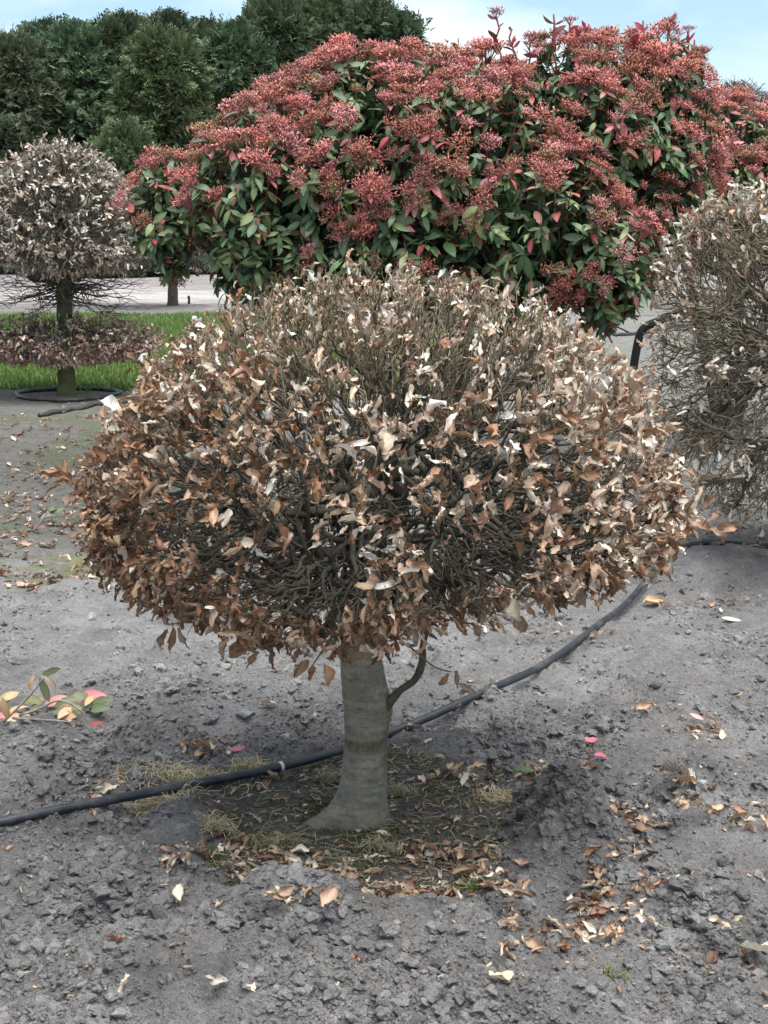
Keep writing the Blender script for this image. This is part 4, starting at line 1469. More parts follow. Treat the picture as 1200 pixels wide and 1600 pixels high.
# bent black pipe between the two beeches, with a hose on the ground behind it
Yp = 15.5
bpx = [(985, 640), (988, 590), (992, 560), (998, 528), (1003, 513), (1012, 508), (1030, 502), (1050, 494), (1075, 489)]
pp = smooth_path([at_depth(x, y, Yp) for x, y in bpx], 44)
g0 = at_depth(980, 660, Yp)
pp = np.concatenate([[[g0[0], Yp, -0.05]], pp])
V, Fs, _ = tubes(pp[None], np.full((1, len(pp)), 0.045), 10)
tag(link("standpipe", make_mesh("standpipe", V, Fs, M_PLAIN, np.ones(V.shape) * 0.012)), "black bent pipe standing in the gap between the two beech crowns", "pipe")
pl = smooth_path([on_ground(x, y, 0.02) for x, y in ((960, 524), (1000, 521), (1035, 514), (1080, 508), (1150, 500))], 40)
pl[:, 2] = height(pl[:, 0], pl[:, 1]) + 0.025
V, Fs, _ = tubes(pl[None], np.full((1, 40), 0.035), 8)
tag(link("hose", make_mesh("hose", V, Fs, M_HOSE, np.ones(V.shape) * 0.02)), "far black hose on the ground behind the bent pipe", "hose")


# ------------------------------------------------------------------ soil clods
def ico(sub):
    import bmesh
    bm = bmesh.new()
    bmesh.ops.create_icosphere(bm, subdivisions=sub, radius=1)
    V = np.array([v.co[:] for v in bm.verts])
    F = np.array([[v.index for v in f.verts] for f in bm.faces])
    bm.free()
    return V, F


def clod_variant(r, sub):
    V, F = ico(sub)
    off = r.uniform(0, 50, 3)
    k = 1 + 0.32 * noise2(V[:, 0] * 1.3 + off[0], V[:, 1] * 1.3 + V[:, 2] * 0.9, 7) + 0.22 * noise2(V[:, 0] * 2.9 + off[1], V[:, 2] * 2.9 - V[:, 1] * 1.7, 8)
    for _ in range(6):                                 # broken faces
        d = norm(r.normal(size=3))
        h = r.uniform(0.5, 0.82)
        t = V @ d
        V = V - 0.9 * np.maximum(t - h, 0)[:, None] * d
    V = V * k[:, None] + r.normal(0, 0.05 if sub > 2 else 0.1, V.shape)
    V = V * np.array([r.uniform(0.9, 1.25), r.uniform(0.7, 1.0), r.uniform(0.5, 0.8)])
    return Variant(V, [F], r.uniform(0.88, 1.12, len(V)), None, False)


rc = np.random.default_rng(51)
CLOD_HERO = [clod_variant(rc, 3) for _ in range(10)]
CLOD_BIG = [clod_variant(rc, 2) for _ in range(12)]
CLOD_SM = [clod_variant(rc, 1) for _ in range(10)]

# things on the ground one can find, as landmarks for the clods round them
MARKS = [(923, 1167, "the pink heart-shaped leaf"), (820, 1212, "the dark green oval leaf"), (1025, 1356, "the dark red narrow leaf"), (168, 1242, "the large cream leaf"),
         (280, 1413, "the tan leaf standing on the left heap"), (185, 1474, "the lone copper leaf at left"), (193, 1543, "the pale torn leaf"),
         (340, 1537, "the grey folded leaf"), (392, 1551, "the rolled tan leaf"), (785, 1538, "the ribbed tan leaf"), (1108, 1518, "the small lone tan leaf at lower right"),
         (1184, 1494, "the large striped leaf"), (1097, 1226, "the white pebble"), (960, 1530, "the sparse green weed"), (60, 1228, "the dark curved stick"),
         (198, 1215, "the upright stump of dry grass"), (476, 1097, "the dark brown leaf"), (785, 1253, "the straw at the foot of the dark mound"),
         (1088, 1126, "the pale pink leaf"), (945, 1348, "the pale snapped stick"), (890, 1300, "the top of the dark mound"), (1075, 1195, "the thin dark twig at right"),
         (305, 1168, "the pale leaf pile"), (640, 1371, "the forked grey stick"), (870, 1475, "the curled leaf heap"), (620, 1480, "the middle of the front rim"),
         (90, 1135, "the broken photinia twig"), (434, 1203, "the white tie on the hose")]


def scatter_clods():
    r = np.random.default_rng(701)
    # candidate spots in the part of the ground that can be seen
    N = 480000
    y = 2.75 + (12.0 - 2.75) * r.uniform(0, 1, N) ** 2.0
    x = r.uniform(-1, 1, N) * (0.3 * y + 0.15)
    l = loose(x, y)
    cl = sstep(-0.25, 0.4, noise2(x * 2.3, y * 2.3, 31)) * 0.75 + 0.25
    px, py = project(np.stack([x, y, x * 0], -1))
    extra = 1.2 * blob(px, py, 880, 1310, 130, 110) + 0.8 * blob(px, py, 200, 1420, 220, 70) + 0.7 * blob(px, py, 90, 1210, 160, 60) \
        + 0.9 * blob(px, py, 800, 1190, 90, 35) + 0.8 * blob(px, py, 1080, 1460, 110, 60) + 0.5 * blob(px, py, 420, 1450, 200, 60) + 0.6 * blob(px, py, 380, 1100, 130, 60)
    smooth_ = 0.9 * blob(px, py, 330, 1540, 70, 45) + 0.7 * blob(px, py, 640, 1500, 90, 40)
    dens = np.clip(l * cl * (0.5 + extra) - smooth_ * 0.5, 0.07, 1.6)
    keep = r.uniform(0, 1, N) < dens * 0.52
    x, y, px, py, extra = x[keep], y[keep], px[keep], py[keep], extra[keep]
    n = len(x)
    s_ = 0.0026 * (1 - r.uniform(0, 1, n) * 0.985) ** (-0.53)
    s_ = np.clip(s_ * (1 + 0.4 * np.clip(extra, 0, 1)), 0.0024, 0.03)
    s_ *= np.clip(0.95 + 0.07 * (y - 3), 0.8, 1.5)
    z = height(x, y)
    loc = np.stack([x, y, z + s_ * 0.05], -1)
    d = norm(r.normal(size=(n, 3)) * np.array([1, 1, 0.25]))
    R = frames(d, norm(np.array([0, 0, 1.0]) + r.normal(0, 0.35, (n, 3))))
    gc = ground_colour(x, y)
    col = gc * (1 + r.normal(0, 0.14, (n, 1)))
    inframe = (px > 0) & (px < 1200) & (py < 1600)
    score = s_ / y * inframe
    hero = np.zeros(n, bool)
    vb = r.integers(0, 10, n)
    for (mx_, my_, what) in MARKS:
        dx, dy = px - mx_, py - my_
        dd = np.hypot(dx, dy * 1.4)
        for word, sel in (("just left of", -dx > np.abs(dy)), ("just right of", dx > np.abs(dy)), ("just below", dy > np.abs(dx)), ("just above", -dy > np.abs(dx))):
            q = sel & (dd > 14) & (dd < 95) & ~hero & (s_ > 0.009)
            if not q.any():
                continue
            k = np.argmax(np.where(q, score * (1 - dd / 160), -1))
            hero[k] = True
            s_[k] = min(s_[k] * 1.25, 0.036)
            o = place("soil_clod", CLOD_HERO[vb[k]], R[k], loc[k], s_[k], col[k], M_CLOD)
            tag(o, "lumpy grey soil clod %s %s" % (word, what), "clod", "soil clods lying on the loose ground")
    big = (~hero) & (s_ > 0.0085)
    sm = (~hero) & ~big
    link("soil_clods", merged("soil_clods", CLOD_BIG, vb[big], R[big], loc[big], s_[big], col[big], M_CLOD, False), None, 'stuff')
    link("soil_crumbs", merged("soil_crumbs", CLOD_SM, vb[sm], R[sm], loc[sm], s_[sm], col[sm], M_CLOD, False), None, 'stuff')
    return int(hero.sum()), int(big.sum()), int(sm.sum())


print("clods", scatter_clods())

# ------------------------------------------------------------------ fallen leaves
FLEAF = [leaf_variant(rl, 4, 6, rl.uniform(0.42, 0.62), rl.choice([-1, 1, 1]) * rl.uniform(0.6, 2.5), rl.uniform(-1.4, 1.4),
                      rl.uniform(0.02, 0.09), rl.uniform(-1.2, 1.2), 0.85, rl.uniform(0.025, 0.08)) for _ in range(24)]
HEART = leaf_variant(rl, 4, 6, 0.95, 0.15, 0.15, 0.01, 0.0, 0.6, 0.0)
_v = HEART.V
_v[:, 1] -= 0.16 * np.exp(-((_v[:, 1] - 0.0) / 0.22) ** 2) * np.clip(np.abs(_v[:, 0]) * 4, 0, 1)      # notch at the stalk
DRY = [(0.60, 0.48, 0.35), (0.46, 0.31, 0.2), (0.70, 0.61, 0.49), (0.29, 0.155, 0.095), (0.47, 0.31, 0.21)]


def ground_hit(px, py):
    g_ = on_ground(px, py, 0.0)
    for _ in range(5):
        g_ = on_ground(px, py, float(height(g_[0], g_[1])))
    return g_


def drop_leaf(r, px, py, size, colr, label, group=None, variants=FLEAF, vid=None, lift=0.006, tilt=0.45, az=None, mat=None, name="fallen_leaf", cat="leaf"):
    g_ = ground_hit(px, py)
    a = r.uniform(0, 2 * np.pi) if az is None else az
    d = norm(np.array([math.cos(a), math.sin(a), r.normal(0, tilt * 0.6)]))
    up = norm(np.array([r.normal(0, tilt), r.normal(0, tilt) - 0.15, 1.0]))
    R = frames(d[None], up[None])[0]
    va = r.integers(0, len(variants)) if vid is None else vid
    loc = g_ + np.array([0, 0, lift + abs(d[2]) * size * 0.3]) - d * size * 0.5
    o = place(name, variants[va], R, loc, size, colr, mat or M_BEECH)
    return tag(o, label, cat, group)


#  name of the place, label, [(px, py, spread x, spread y, count)], weight of pale/copper
HEAPS = [
    ("fallen leaves banked along the front rim of the basin", "dry curled beech leaf banked against the soil rim in front of the trunk",
     [(450, 1405, 30, 14, 18), (520, 1405, 40, 14, 20), (620, 1400, 45, 9, 18), (490, 1395, 45, 14, 14), (700, 1395, 35, 12, 8)]),
    ("fallen leaves strewn in the basin left of the trunk", "dry beech leaf strewn in the basin left of the trunk foot",
     [(275, 1350, 28, 12, 10), (400, 1375, 35, 14, 12), (440, 1340, 45, 16, 14), (330, 1320, 45, 16, 6), (545, 1365, 35, 8, 8), (420, 1230, 40, 16, 5)]),
    ("fallen leaves strewn in the basin right of the trunk", "dry beech leaf strewn in the basin right of the trunk foot",
     [(680, 1345, 30, 9, 10), (765, 1370, 30, 16, 12), (715, 1215, 35, 15, 12), (640, 1160, 20, 6, 3)]),
    ("fallen leaves in the small pile beside the dug hole", "dry leaf in the small pile beside the dug hole above the hose",
     [(160, 1228, 18, 12, 7), (145, 1250, 15, 8, 3)]),
    ("fallen leaves in the pile above the straw", "dry leaf in the pale pile between the dug hole and the straw",
     [(305, 1168, 30, 7, 8), (345, 1176, 16, 6, 4)]),
    ("fallen leaves around the green leaf", "dry leaf in the strip behind the dark mound by the green leaf",
     [(840, 1215, 30, 10, 10), (880, 1230, 30, 8, 10), (905, 1208, 25, 8, 6)]),
    ("fallen leaves in the furrow right of the dark mound", "dry curled leaf in the furrow running right of the dark mound",
     [(975, 1275, 28, 9, 7), (1080, 1265, 35, 8, 8), (1165, 1285, 30, 10, 9), (1010, 1292, 30, 6, 4)]),
    ("curled leaves heaped between the mound and the right edge", "curled leaf in the heap below the dark mound",
     [(945, 1370, 16, 22, 11), (920, 1420, 22, 12, 9), (870, 1475, 30, 14, 9), (935, 1470, 35, 9, 10), (1015, 1425, 22, 12, 5)]),
    ("leaves scattered on the lower right soil", "dry leaf lying loose on the lower right soil",
     [(1000, 1330, 22, 14, 4), (1010, 1395, 30, 20, 5), (1165, 1395, 22, 14, 5), (800, 1410, 12, 14, 4), (790, 1485, 12, 18, 4), (1100, 1450, 60, 40, 4)]),
    ("leaves scattered on the open soil under the hose's curve", "dry leaf on the open soil below the curve of the hose",
     [(1100, 1155, 25, 10, 5), (1008, 1108, 10, 4, 4), (1025, 945, 15, 6, 3), (1100, 948, 25, 7, 8), (1160, 932, 20, 10, 5), (890, 985, 70, 8, 12), (730, 1075, 60, 20, 4)]),
]


def drop_heaps():
    r = np.random.default_rng(801)
    for grp, lab, spots in HEAPS:
        for (cx, cy, sx, sy, n) in spots:
            for k in range(n):
                px, py = cx + r.normal(0, sx * 0.75), cy + r.normal(0, sy * 0.75)
                ki = r.choice(5, p=[0.27, 0.22, 0.2, 0.13, 0.18])
                c = pick_colours(r, 1, [DRY[ki]], [1], 0.12)[0]
                word = ("tan", "light brown", "cream", "dark copper", "rusty tan")[ki]
                dscale = 1.0 if py > 1100 else 1.1
                drop_leaf(r, px, py, r.uniform(0.03, 0.06) * dscale, c, word + " " + lab, word + " " + grp, lift=r.uniform(0.0, 0.013), tilt=0.6)
    # single leaves one can point to
    PINK, RED, GREEN = (0.62, 0.16, 0.20), (0.30, 0.02, 0.03), (0.075, 0.11, 0.04)
    TANP = (0.66, 0.56, 0.42)
    drop_leaf(r, 923, 1167, 0.056, PINK, "pink heart-shaped leaf lying flat on the soil", None, [HEART], 0, 0.022, 0.05, -1.6, M_PHOT)
    drop_leaf(r, 940, 1194, 0.052, (0.6, 0.13, 0.17), "smaller deep pink leaf just below the heart-shaped one", None, PHLEAF, 1, 0.02, 0.2, 0.3, M_PHOT)
    drop_leaf(r, 820, 1212, 0.07, GREEN, "dark green oval leaf among dry ones right of the trunk", None, PHLEAF, 3, 0.018, 0.15, -0.15, M_PHOT)
    drop_leaf(r, 1025, 1356, 0.045, RED, "dark red narrow leaf on the soil at right", None, PHLEAF, 0, 0.01, 0.3, 0.1, M_PHOT)
    drop_leaf(r, 1088, 1126, 0.055, (0.6, 0.33, 0.3), "pale pink leaf on the open soil near the right edge", None, PHLEAF, 4, 0.012, 0.3, 2.4, M_PHOT)
    drop_leaf(r, 738, 1070, 0.045, (0.55, 0.3, 0.3), "faded pink leaf on pale soil below the crown", None, PHLEAF, 5, 0.01, 0.3, 0.4, M_PHOT)
    drop_leaf(r, 372, 1176, 0.055, (0.45, 0.14, 0.16), "wine red leaf at the end of the pale leaf pile", None, PHLEAF, 2, 0.012, 0.3, 0.3, M_PHOT)
    drop_leaf(r, 168, 1242, 0.07, (0.68, 0.58, 0.44), "large cream leaf lying open on the small pile", None, lift=0.02, tilt=0.2, az=0.4, vid=4)
    drop_leaf(r, 145, 1252, 0.055, (0.5, 0.2, 0.16), "narrow reddish leaf leaning on the small pile", None, PHLEAF, 6, 0.01, 0.4, -1.2, M_PHOT)
    drop_leaf(r, 272, 1252, 0.07, TANP, "broad tan leaf tucked under the hose", None, lift=0.006, tilt=0.3, az=0.2, vid=1)
    drop_leaf(r, 280, 1413, 0.05, TANP, "tan leaf standing on the clods of the left heap", None, lift=0.02, tilt=0.5, az=-1.3)
    drop_leaf(r, 185, 1474, 0.045, (0.34, 0.17, 0.1), "copper leaf alone on the left crumbly soil", None, lift=0.008)
    drop_leaf(r, 193, 1543, 0.05, TANP, "pale torn leaf at the lower left", None, lift=0.008)
    drop_leaf(r, 340, 1537, 0.052, (0.4, 0.36, 0.3), "grey folded leaf on the smooth crust", None, lift=0.006, az=0.2)
    drop_leaf(r, 392, 1551, 0.05, TANP, "rolled tan leaf at the edge of the smooth crust", None, lift=0.008, az=-1.1)
    drop_leaf(r, 785, 1538, 0.06, (0.62, 0.48, 0.32), "ribbed tan leaf beside the big flat clod at the bottom", None, lift=0.012, tilt=0.25, az=0.1, vid=6)
    drop_leaf(r, 1108, 1518, 0.045, (0.5, 0.4, 0.28), "small tan leaf alone at the lower right", None, lift=0.008)
    drop_leaf(r, 1184, 1494, 0.085, (0.68, 0.6, 0.47), "large striped pale leaf at the right edge", None, lift=0.015, tilt=0.3, az=2.6, vid=8)
    drop_leaf(r, 1195, 1558, 0.05, (0.58, 0.45, 0.3), "tan leaf cut by the right edge at the bottom", None, lift=0.008)
    drop_leaf(r, 1022, 944, 0.10, (0.55, 0.36, 0.19), "big golden tan leaf on the soil above the hose's bend", None, lift=0.015, tilt=0.25, az=0.3, vid=3)
    drop_leaf(r, 1143, 972, 0.08, (0.66, 0.6, 0.5), "cream leaf lying flat at right above the open soil", None, PHLEAF, 2, 0.01, 0.2, -0.2)
    drop_leaf(r, 1045, 1140 + 0, 0.05, (0.6, 0.5, 0.38), "small cream leaf on the ridge at right", None, lift=0.008)
    drop_leaf(r, 476, 1097, 0.055, (0.16, 0.075, 0.05), "dark brown leaf on soil left of the trunk", None, lift=0.01, az=0.3)
    drop_leaf(r, 420, 1102, 0.06, (0.5, 0.4, 0.33), "pale leaf beside the dark brown leaf left of the trunk", None, lift=0.006, az=0.2)


drop_heaps()


def leaf_litter():
    """small leaves and scraps too many to count: the left ground, the basin floor"""
    r = np.random.default_rng(811)
    L = []
    n = 2600
    px, py = r.uniform(-20, 420, n), 620 + 300 * r.uniform(0, 1, n) ** 0.8
    w = np.clip(0.35 + 0.9 * noise2(px / 60, py / 22, 6) + 0.3 * blob(px, py, 80, 700, 160, 60), 0, 1)
    k = r.uniform(0, 1, n) < w
    L.append((px[k], py[k], 0.05, 0.35))
    n = 520
    px, py = r.uniform(330, 840, n), r.uniform(1170, 1440, n)
    g_ = np.array([on_ground(a, b) for a, b in zip(px, py)])
    k = (basin(g_[:, 0], g_[:, 1]) > 0.5)
    L.append((px[k], py[k], 0.024, 0.6))
    for _, _, spots in HEAPS:
        for (cx, cy, sx, sy, k_) in spots:
            if cy > 1100:
                m_ = int(k_ * 2.3)
                L.append((cx + r.normal(0, sx * 0.8, m_), cy + r.normal(0, sy * 0.8, m_), 0.033, 0.4))
    n = 420
    px, py = r.uniform(0, 1200, n), r.uniform(1080, 1590, n)
    L.append((px, py, 0.02, 0.5))
    n = 260
    px, py = r.uniform(1000, 1200, n), r.uniform(760, 900, n)
    L.append((px, py, 0.04, 0.4))
    P = np.concatenate([np.array([on_ground(a, b) for a, b in zip(q[0], q[1])]) for q in L])
    sz = np.concatenate([np.full(len(q[0]), q[2]) for q in L]) * np.exp(r.normal(0, 0.35, len(P)))
    P[:, 2] = height(P[:, 0], P[:, 1]) + 0.004 + sz * 0.08
    N = len(P)
    a = r.uniform(0, 2 * np.pi, N)
    d = norm(np.stack([np.cos(a), np.sin(a), r.normal(0, 0.2, N)], -1))
    R = frames(d, norm(np.array([0, 0, 1.0]) + r.normal(0, 0.4, (N, 3))))
    cols = pick_colours(r, N, DRY + [(0.2, 0.12, 0.08), (0.35, 0.3, 0.24)], [1.6, 2.0, 1.2, 2, 2, 2, 2], 0.22) * 0.85
    link("leaf_litter", merged("leaf_litter", FLEAF, r.integers(0, len(FLEAF), N), R, P, sz, cols, M_BEECH), None, 'stuff')


leaf_litter()


# ------------------------------------------------------------------ fallen photinia twigs
def fallen_twig(Y, stem_pts, leaves, label, stemr=0.005, more=0):
    r = np.random.default_rng(int(Y * 1000))
    b = at_depth(*stem_pts[0][0], Y)
    root = empty("broken_twig", b, label, "twig")
    leaves = list(leaves)
    if more:
        bx_, by_ = stem_pts[0][0]
        for k in range(more):
            cc = [(0.12, 0.14, 0.06), (0.46, 0.29, 0.15), (0.2, 0.2, 0.09), (0.5, 0.33, 0.18), (0.09, 0.11, 0.05), (0.36, 0.2, 0.1)][k % 6]
            leaves.append((bx_ + r.uniform(-20, 150), by_ + r.uniform(-26, 4), r.uniform(-1.5, 1.5), r.uniform(24, 36), cc, 0))
    for sp in stem_pts:
        pp = smooth_path([at_depth(x, y, Y - 0.01 * i) for i, (x, y) in enumerate(sp)], 14)
        V, Fs, _ = tubes(pp[None], np.linspace(stemr, stemr * 0.6, 14)[None], 6)
        link("stem", make_mesh("stem", V, Fs, M_TWIG, np.ones(V.shape) * np.array([0.3, 0.26, 0.23])), root)
    for (px, py, ang, Lpx, colr, dy) in leaves:
        p = at_depth(px, py, Y + dy)
        flat = py > stem_pts[0][0][1] - 34
        if flat:
            p = ground_hit(px, py + 6) + np.array([0, 0, r.uniform(0.015, 0.04)])
        L = Lpx * Y / F_PX * (1.3 if flat else 1.0)
        d = norm(np.array([math.cos(ang), r.uniform(-0.35, 0.1), math.sin(ang)]))
        up = norm(np.array([r.normal(0, 0.3), -0.75, 0.7]))
        if flat:
            d = norm(np.array([math.cos(ang), math.sin(ang) * 1.2 + r.uniform(-0.3, 0.1), r.uniform(0.0, 0.4)]))
            up = norm(np.array([r.normal(0, 0.35), -0.7 + r.normal(0, 0.3), 0.8]))
        R = frames(d[None], up[None])[0]
        place("leaf", PHLEAF[r.integers(0, len(PHLEAF))], R, p, np.array([L * 1.15, L, L]), colr, M_PHOT, root)


G1, G2, G3, PK, TN, RD = (0.085, 0.10, 0.045), (0.13, 0.14, 0.06), (0.2, 0.2, 0.08), (0.62, 0.2, 0.22), (0.5, 0.32, 0.15), (0.3, 0.02, 0.03)
Yt = ground_hit(80, 1135)[1]
fallen_twig(Yt, [[(5, 1128), (30, 1104), (55, 1078), (68, 1058)], [(30, 1118), (70, 1105), (90, 1090), (115, 1100), (135, 1118)], [(20, 1122), (60, 1124), (110, 1128)]],
            [(66, 1054, 0.35, 34, G1, 0), (62, 1060, -1.15, 42, G1, -0.02), (54, 1056, -1.9, 28, TN, 0), (70, 1058, -0.9, 30, (0.5, 0.36, 0.25), 0.02),
             (118, 1100, 0.2, 44, PK, -0.02), (4, 1090, -1.4, 40, TN, -0.02), (8, 1120, 0.4, 34, TN, 0), (36, 1106, -0.35, 36, G3, -0.03), (48, 1112, -0.6, 28, G2, -0.05),
             (70, 1110, -0.05, 38, (0.55, 0.25, 0.2), -0.03), (82, 1115, 0.12, 40, G2, -0.05), (105, 1112, -0.5, 30, G3, -0.06), (128, 1104, -0.9, 32, G1, -0.04),
             (140, 1112, -0.4, 36, (0.2, 0.24, 0.13), -0.05), (-5, 1130, 0.1, 26, PK, -0.05), (30, 1128, -0.1, 24, PK, -0.06), (118, 1112, -1.8, 26, (0.6, 0.36, 0.14), -0.08),
             (140, 1135, 0.6, 20, RD, -0.06), (108, 1125, -1.2, 24, (0.55, 0.36, 0.2), -0.09), (95, 1100, -0.9, 22, (0.55, 0.4, 0.22), -0.04)],
            "broken photinia twig with green, tan and pink leaves lying at the left edge", 0.0045, 16)
Yt2 = ground_hit(75, 832)[1]
fallen_twig(Yt2, [[(52, 830), (62, 818), (75, 800)]],
            [(52, 818, -1.3, 16, (0.2, 0.04, 0.05), 0), (44, 812, 2.0, 14, (0.25, 0.05, 0.06), 0), (64, 812, 0.6, 18, (0.12, 0.12, 0.08), -0.02), (72, 802, 0.2, 18, (0.09, 0.1, 0.05), 0),
             (78, 800, 0.0, 20, (0.13, 0.15, 0.09), 0), (56, 826, -0.4, 16, (0.3, 0.12, 0.1), -0.03)],
            "small broken twig with dark red leaves on the mossy ground left of the crown", 0.006)


# ------------------------------------------------------------------ dry grass tufts, weeds, turf, moss, sticks
def tuft(px, py, n, h, spread, colr, label, seed, lay=0.6, name="grass_tuft", cat="grass tuft", group=None, w=0.0016, asp=0.5):
    n = int(n * (1.9 if name == 'grass_tuft' else 1))
    r = np.random.default_rng(seed)
    c = ground_hit(px, py)
    x = c[0] + r.normal(0, spread, n)
    y = c[1] + r.normal(0, spread * asp, n)
    A = np.stack([x, y, height(x, y) - 0.003], -1)
    a = r.uniform(0, 2 * np.pi, n)
    o = np.stack([np.cos(a), np.sin(a), np.zeros(n)], -1)
    L = h * r.uniform(0.45, 1.25, (n, 1))
    up = np.array([0, 0, 1.0])
    ly = np.clip(lay + r.normal(0, 0.25, (n, 1)), 0, 1)
    B = A + o * L * (0.25 + 0.75 * ly) + up * L * (0.12 + 0.8 * (1 - ly))
    P = curve_paths(r, A, up * L * 1.1, B, o * L * 0.9 - up * L * ly * 0.6, 6, 0.06)
    P[:, :, 2] = np.maximum(P[:, :, 2], height(P[:, :, 0], P[:, :, 1]) + 0.001)
    R = w * r.uniform(0.6, 1.4, (n, 1)) * np.linspace(1, 0.4, 6)[None]
    cols = np.array(colr)[None] * (1 + r.normal(0, 0.22, (n, 1)))
    o_ = link(name, join_tubes(name, [(P, R, 3, cols)], M_GRASS))
    return tag(o_, label, cat, group)


STRAW = (0.64, 0.55, 0.35)
tuft(290, 1222, 210, 0.055, 0.075, STRAW, "wide mat of pale straw just above the hose left of the trunk", 901, 0.75)
tuft(395, 1195, 90, 0.05, 0.035, STRAW, "small straw tuft beside the tied part of the hose", 902, 0.6)
tuft(240, 1262, 130, 0.05, 0.055, STRAW, "straw mat under the lower side of the hose", 903, 0.8)
tuft(198, 1215, 36, 0.05, 0.012, (0.4, 0.34, 0.2), "upright stump of dry grass at the edge of the dug hole", 904, 0.2)
tuft(340, 1300, 80, 0.055, 0.022, STRAW, "rounded straw tuft inside the basin below the hose", 905, 0.5)
tuft(517, 1222, 60, 0.06, 0.025, (0.45, 0.4, 0.24), "straw tuft against the left side of the trunk", 906, 0.4)
tuft(622, 1245, 70, 0.055, 0.022, (0.42, 0.37, 0.22), "straw tuft against the right side of the trunk", 907, 0.5)
tuft(785, 1253, 110, 0.05, 0.04, STRAW, "straw tuft at the left foot of the dark mound", 908, 0.7)
tuft(585, 1328, 40, 0.045, 0.018, (0.42, 0.37, 0.23), "small pale grass tuft in front of the trunk", 909, 0.35)
tuft(615, 1335, 18, 0.04, 0.01, (0.38, 0.34, 0.2), "sparse grass wisp right of the small front tuft", 910, 0.4)
tuft(420, 1322, 60, 0.05, 0.04, (0.34, 0.32, 0.17), "thin greenish straw among the leaves left of the trunk root", 911, 0.7)
tuft(960, 1530, 22, 0.04, 0.016, (0.2, 0.22, 0.1), "sparse green weed on the lower right soil", 912, 0.4, "weed", "weed")


def strew_blades(name, n, region, h, colr, seed, w=0.0012, mask=None):
    r = np.random.default_rng(seed)
    px, py = r.uniform(region[0], region[1], n), r.uniform(region[2], region[3], n)
    A = np.array([on_ground(a, b) for a, b in zip(px, py)])
    if mask is not None:
        k = mask(A)
        A = A[k]
    n = len(A)
    A[:, 2] = height(A[:, 0], A[:, 1]) + 0.002
    a = r.uniform(0, 2 * np.pi, n)
    o = np.stack([np.cos(a), np.sin(a), np.abs(r.normal(0, 0.18, n))], -1)
    L = h * r.uniform(0.3, 1.3, (n, 1))
    P = curve_paths(r, A, o * L, A + o * L, o * L + r.normal(0, 0.5, (n, 3)) * L, 5, 0.06)
    P[:, :, 2] = np.maximum(P[:, :, 2], height(P[:, :, 0], P[:, :, 1]) + 0.0015)
    R = w * r.uniform(0.6, 1.5, (n, 1)) * np.linspace(1, 0.5, 5)[None]
    cols = np.array(colr)[r.integers(0, len(colr), n)] * (1 + r.normal(0, 0.2, (n, 1)))
    link(name, join_tubes(name, [(P, R, 3, cols)], M_GRASS), None, 'stuff')


strew_blades("straw_litter", 3000, (300, 860, 1165, 1440), 0.045, [(0.55, 0.48, 0.32), (0.32, 0.27, 0.17), (0.18, 0.14, 0.09), (0.36, 0.34, 0.18)], 921,
             mask=lambda A: basin(A[:, 0], A[:, 1]) > 0.35)
strew_blades("straw_litter", 260, (0, 1200, 1000, 1600), 0.035, [(0.3, 0.26, 0.18), (0.14, 0.11, 0.08)], 922, 0.0009)


def short_growth(name, n, spots, h, cols, seed, w):
    """upright short blades (moss, turf)"""
    r = np.random.default_rng(seed)
    A = []
    wt = np.array([s_[4] for s_ in spots], float)
    k = r.choice(len(spots), n, p=wt / wt.sum())
    sp = np.array([s_[:4] for s_ in spots], float)[k]
    px, py = sp[:, 0] + r.normal(0, 1, n) * sp[:, 2], sp[:, 1] + r.normal(0, 1, n) * sp[:, 3]
    A = np.array([on_ground(a, b) for a, b in zip(px, py)])
    A[:, 2] = height(A[:, 0], A[:, 1]) - 0.001
    d = norm(np.array([0, 0, 1.0]) + r.normal(0, 0.5, (n, 3)))
    s_ = norm(np.cross(d, r.normal(size=(n, 3)))) * w
    L = h * r.uniform(0.4, 1.3, (n, 1))
    V = np.stack([A - s_, A + s_, A + d * L], 1).reshape(-1, 3)
    c = np.array(cols)[r.integers(0, len(cols), n)] * (1 + r.normal(0, 0.2, (n, 1)))
    me = make_mesh(name, V, [np.arange(3 * n).reshape(-1, 3)], M_GRASS, np.repeat(c, 3, 0))
    link(name, me, None, 'stuff')


short_growth("moss", 9000, [(640, 1408, 26, 8, 3), (735, 1392, 22, 6, 2.4), (335, 1350, 10, 6, 1), (500, 1265, 30, 9, 1.4), (590, 1297, 40, 6, 1.4), (560, 1310, 60, 10, 1),
                            (430, 1365, 20, 8, 0.6)], 0.009, [(0.09, 0.13, 0.025), (0.13, 0.16, 0.035), (0.07, 0.09, 0.03)], 931, 0.0016)


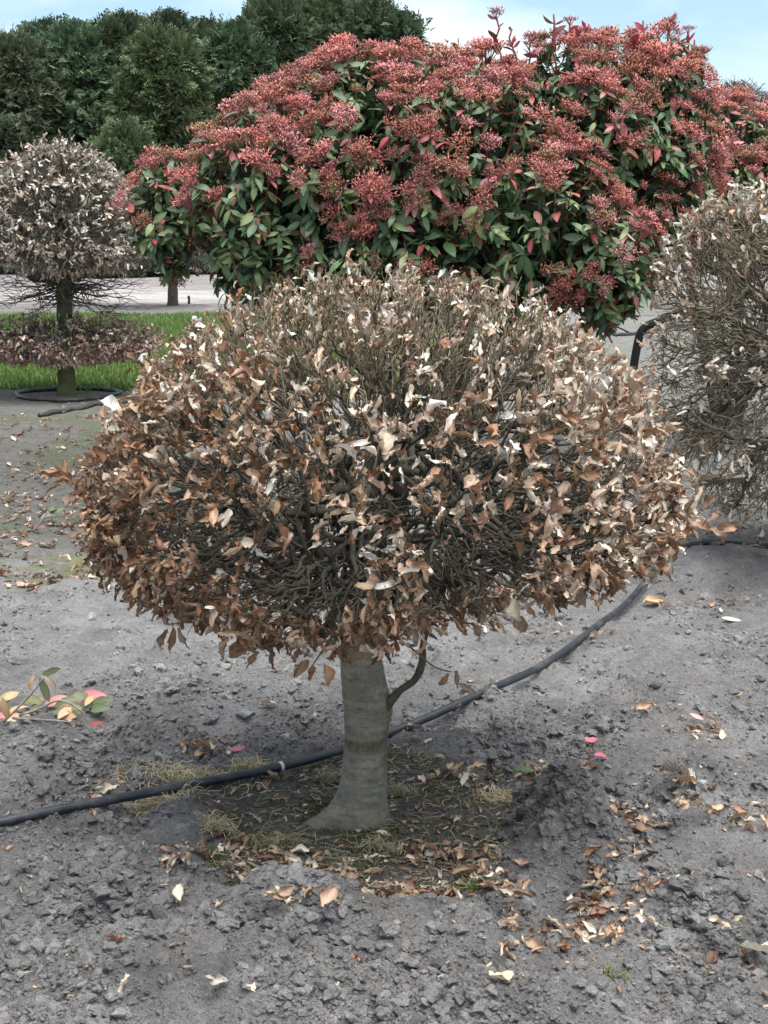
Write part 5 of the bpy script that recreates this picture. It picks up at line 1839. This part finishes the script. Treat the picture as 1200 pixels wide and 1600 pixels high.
def turf():
    r = np.random.default_rng(941)
    n = 60000
    y = r.uniform(15.6, 31, n)
    x = r.uniform(-0.29, 0.0, n) * y
    px, py = project(np.stack([x, y, x * 0], -1))
    A = np.stack([x, y, height(x, y) - 0.01], -1)
    d = norm(np.array([0, 0, 1.0]) + r.normal(0, 0.45, (n, 3)))
    s_ = norm(np.cross(d, r.normal(size=(n, 3)))) * 0.012
    L = 0.085 * r.uniform(0.4, 1.4, (n, 1))
    V = np.stack([A - s_, A + s_, A + d * L], 1).reshape(-1, 3)
    c = np.array([(0.09, 0.165, 0.035), (0.115, 0.19, 0.045), (0.15, 0.195, 0.06), (0.24, 0.22, 0.1)])[r.choice(4, n, p=[0.4, 0.35, 0.18, 0.07])] * (1 + r.normal(0, 0.15, (n, 1)))
    link("grass", make_mesh("grass", V, [np.arange(3 * n).reshape(-1, 3)], M_GRASS, np.repeat(c, 3, 0)), None, 'stuff')


turf()


def stick(pts, rad, colr, label):
    P_ = []
    for (px, py) in pts:
        g_ = ground_hit(px, py)
        P_.append(g_ + np.array([0, 0, rad * 0.8]))
    P_ = smooth_path(P_, 16)
    V, Fs, _ = tubes(P_[None], np.linspace(rad, rad * 0.55, 16)[None], 6)
    tag(link("stick", make_mesh("stick", V, Fs, M_TWIG, np.ones(V.shape) * np.array(colr))), label, "stick")


stick([(575, 1388), (610, 1380), (640, 1371), (665, 1374), (690, 1388)], 0.004, (0.2, 0.17, 0.14), "forked grey stick lying on the moss in front of the trunk")
stick([(632, 1328), (660, 1322), (695, 1321)], 0.005, (0.16, 0.13, 0.1), "short thick brown stick right of the trunk's front")
stick([(36, 1208), (50, 1228), (68, 1240), (84, 1246)], 0.0055, (0.055, 0.05, 0.048), "dark curved stick in the dug hole at the left")
stick([(675, 1390), (685, 1394), (705, 1386)], 0.0038, (0.12, 0.1, 0.08), "small brown stick end beside the forked stick")
stick([(934, 1335), (945, 1348), (955, 1358)], 0.005, (0.4, 0.34, 0.27), "pale snapped stick in the curled leaf heap")
stick([(1060, 1165 + 20), (1070, 1180 + 20), (1080, 1205)], 0.0022, (0.12, 0.1, 0.09), "thin dark twig on the open soil at right")
stick([(1018, 1228), (1024, 1245), (1026, 1255)], 0.0022, (0.06, 0.055, 0.05), "thin upright dark twig above the furrow")

gp = ground_hit(1097, 1226)
o = place("pebble", CLOD_HERO[3], np.eye(3), gp + np.array([0, 0, 0.008]), 0.012, (0.75, 0.8, 0.82), M_PLAIN)
tag(o, "small bright white pebble on the soil at right", "pebble")
nt = sum(len(m.loop_triangles) if m.loop_triangles else sum(max(0, 0) for _ in ()) for m in bpy.data.meshes)
print("objects", len(bpy.data.objects), "polys", sum(len(o.data.polygons) for o in bpy.data.objects if o.type == 'MESH'))
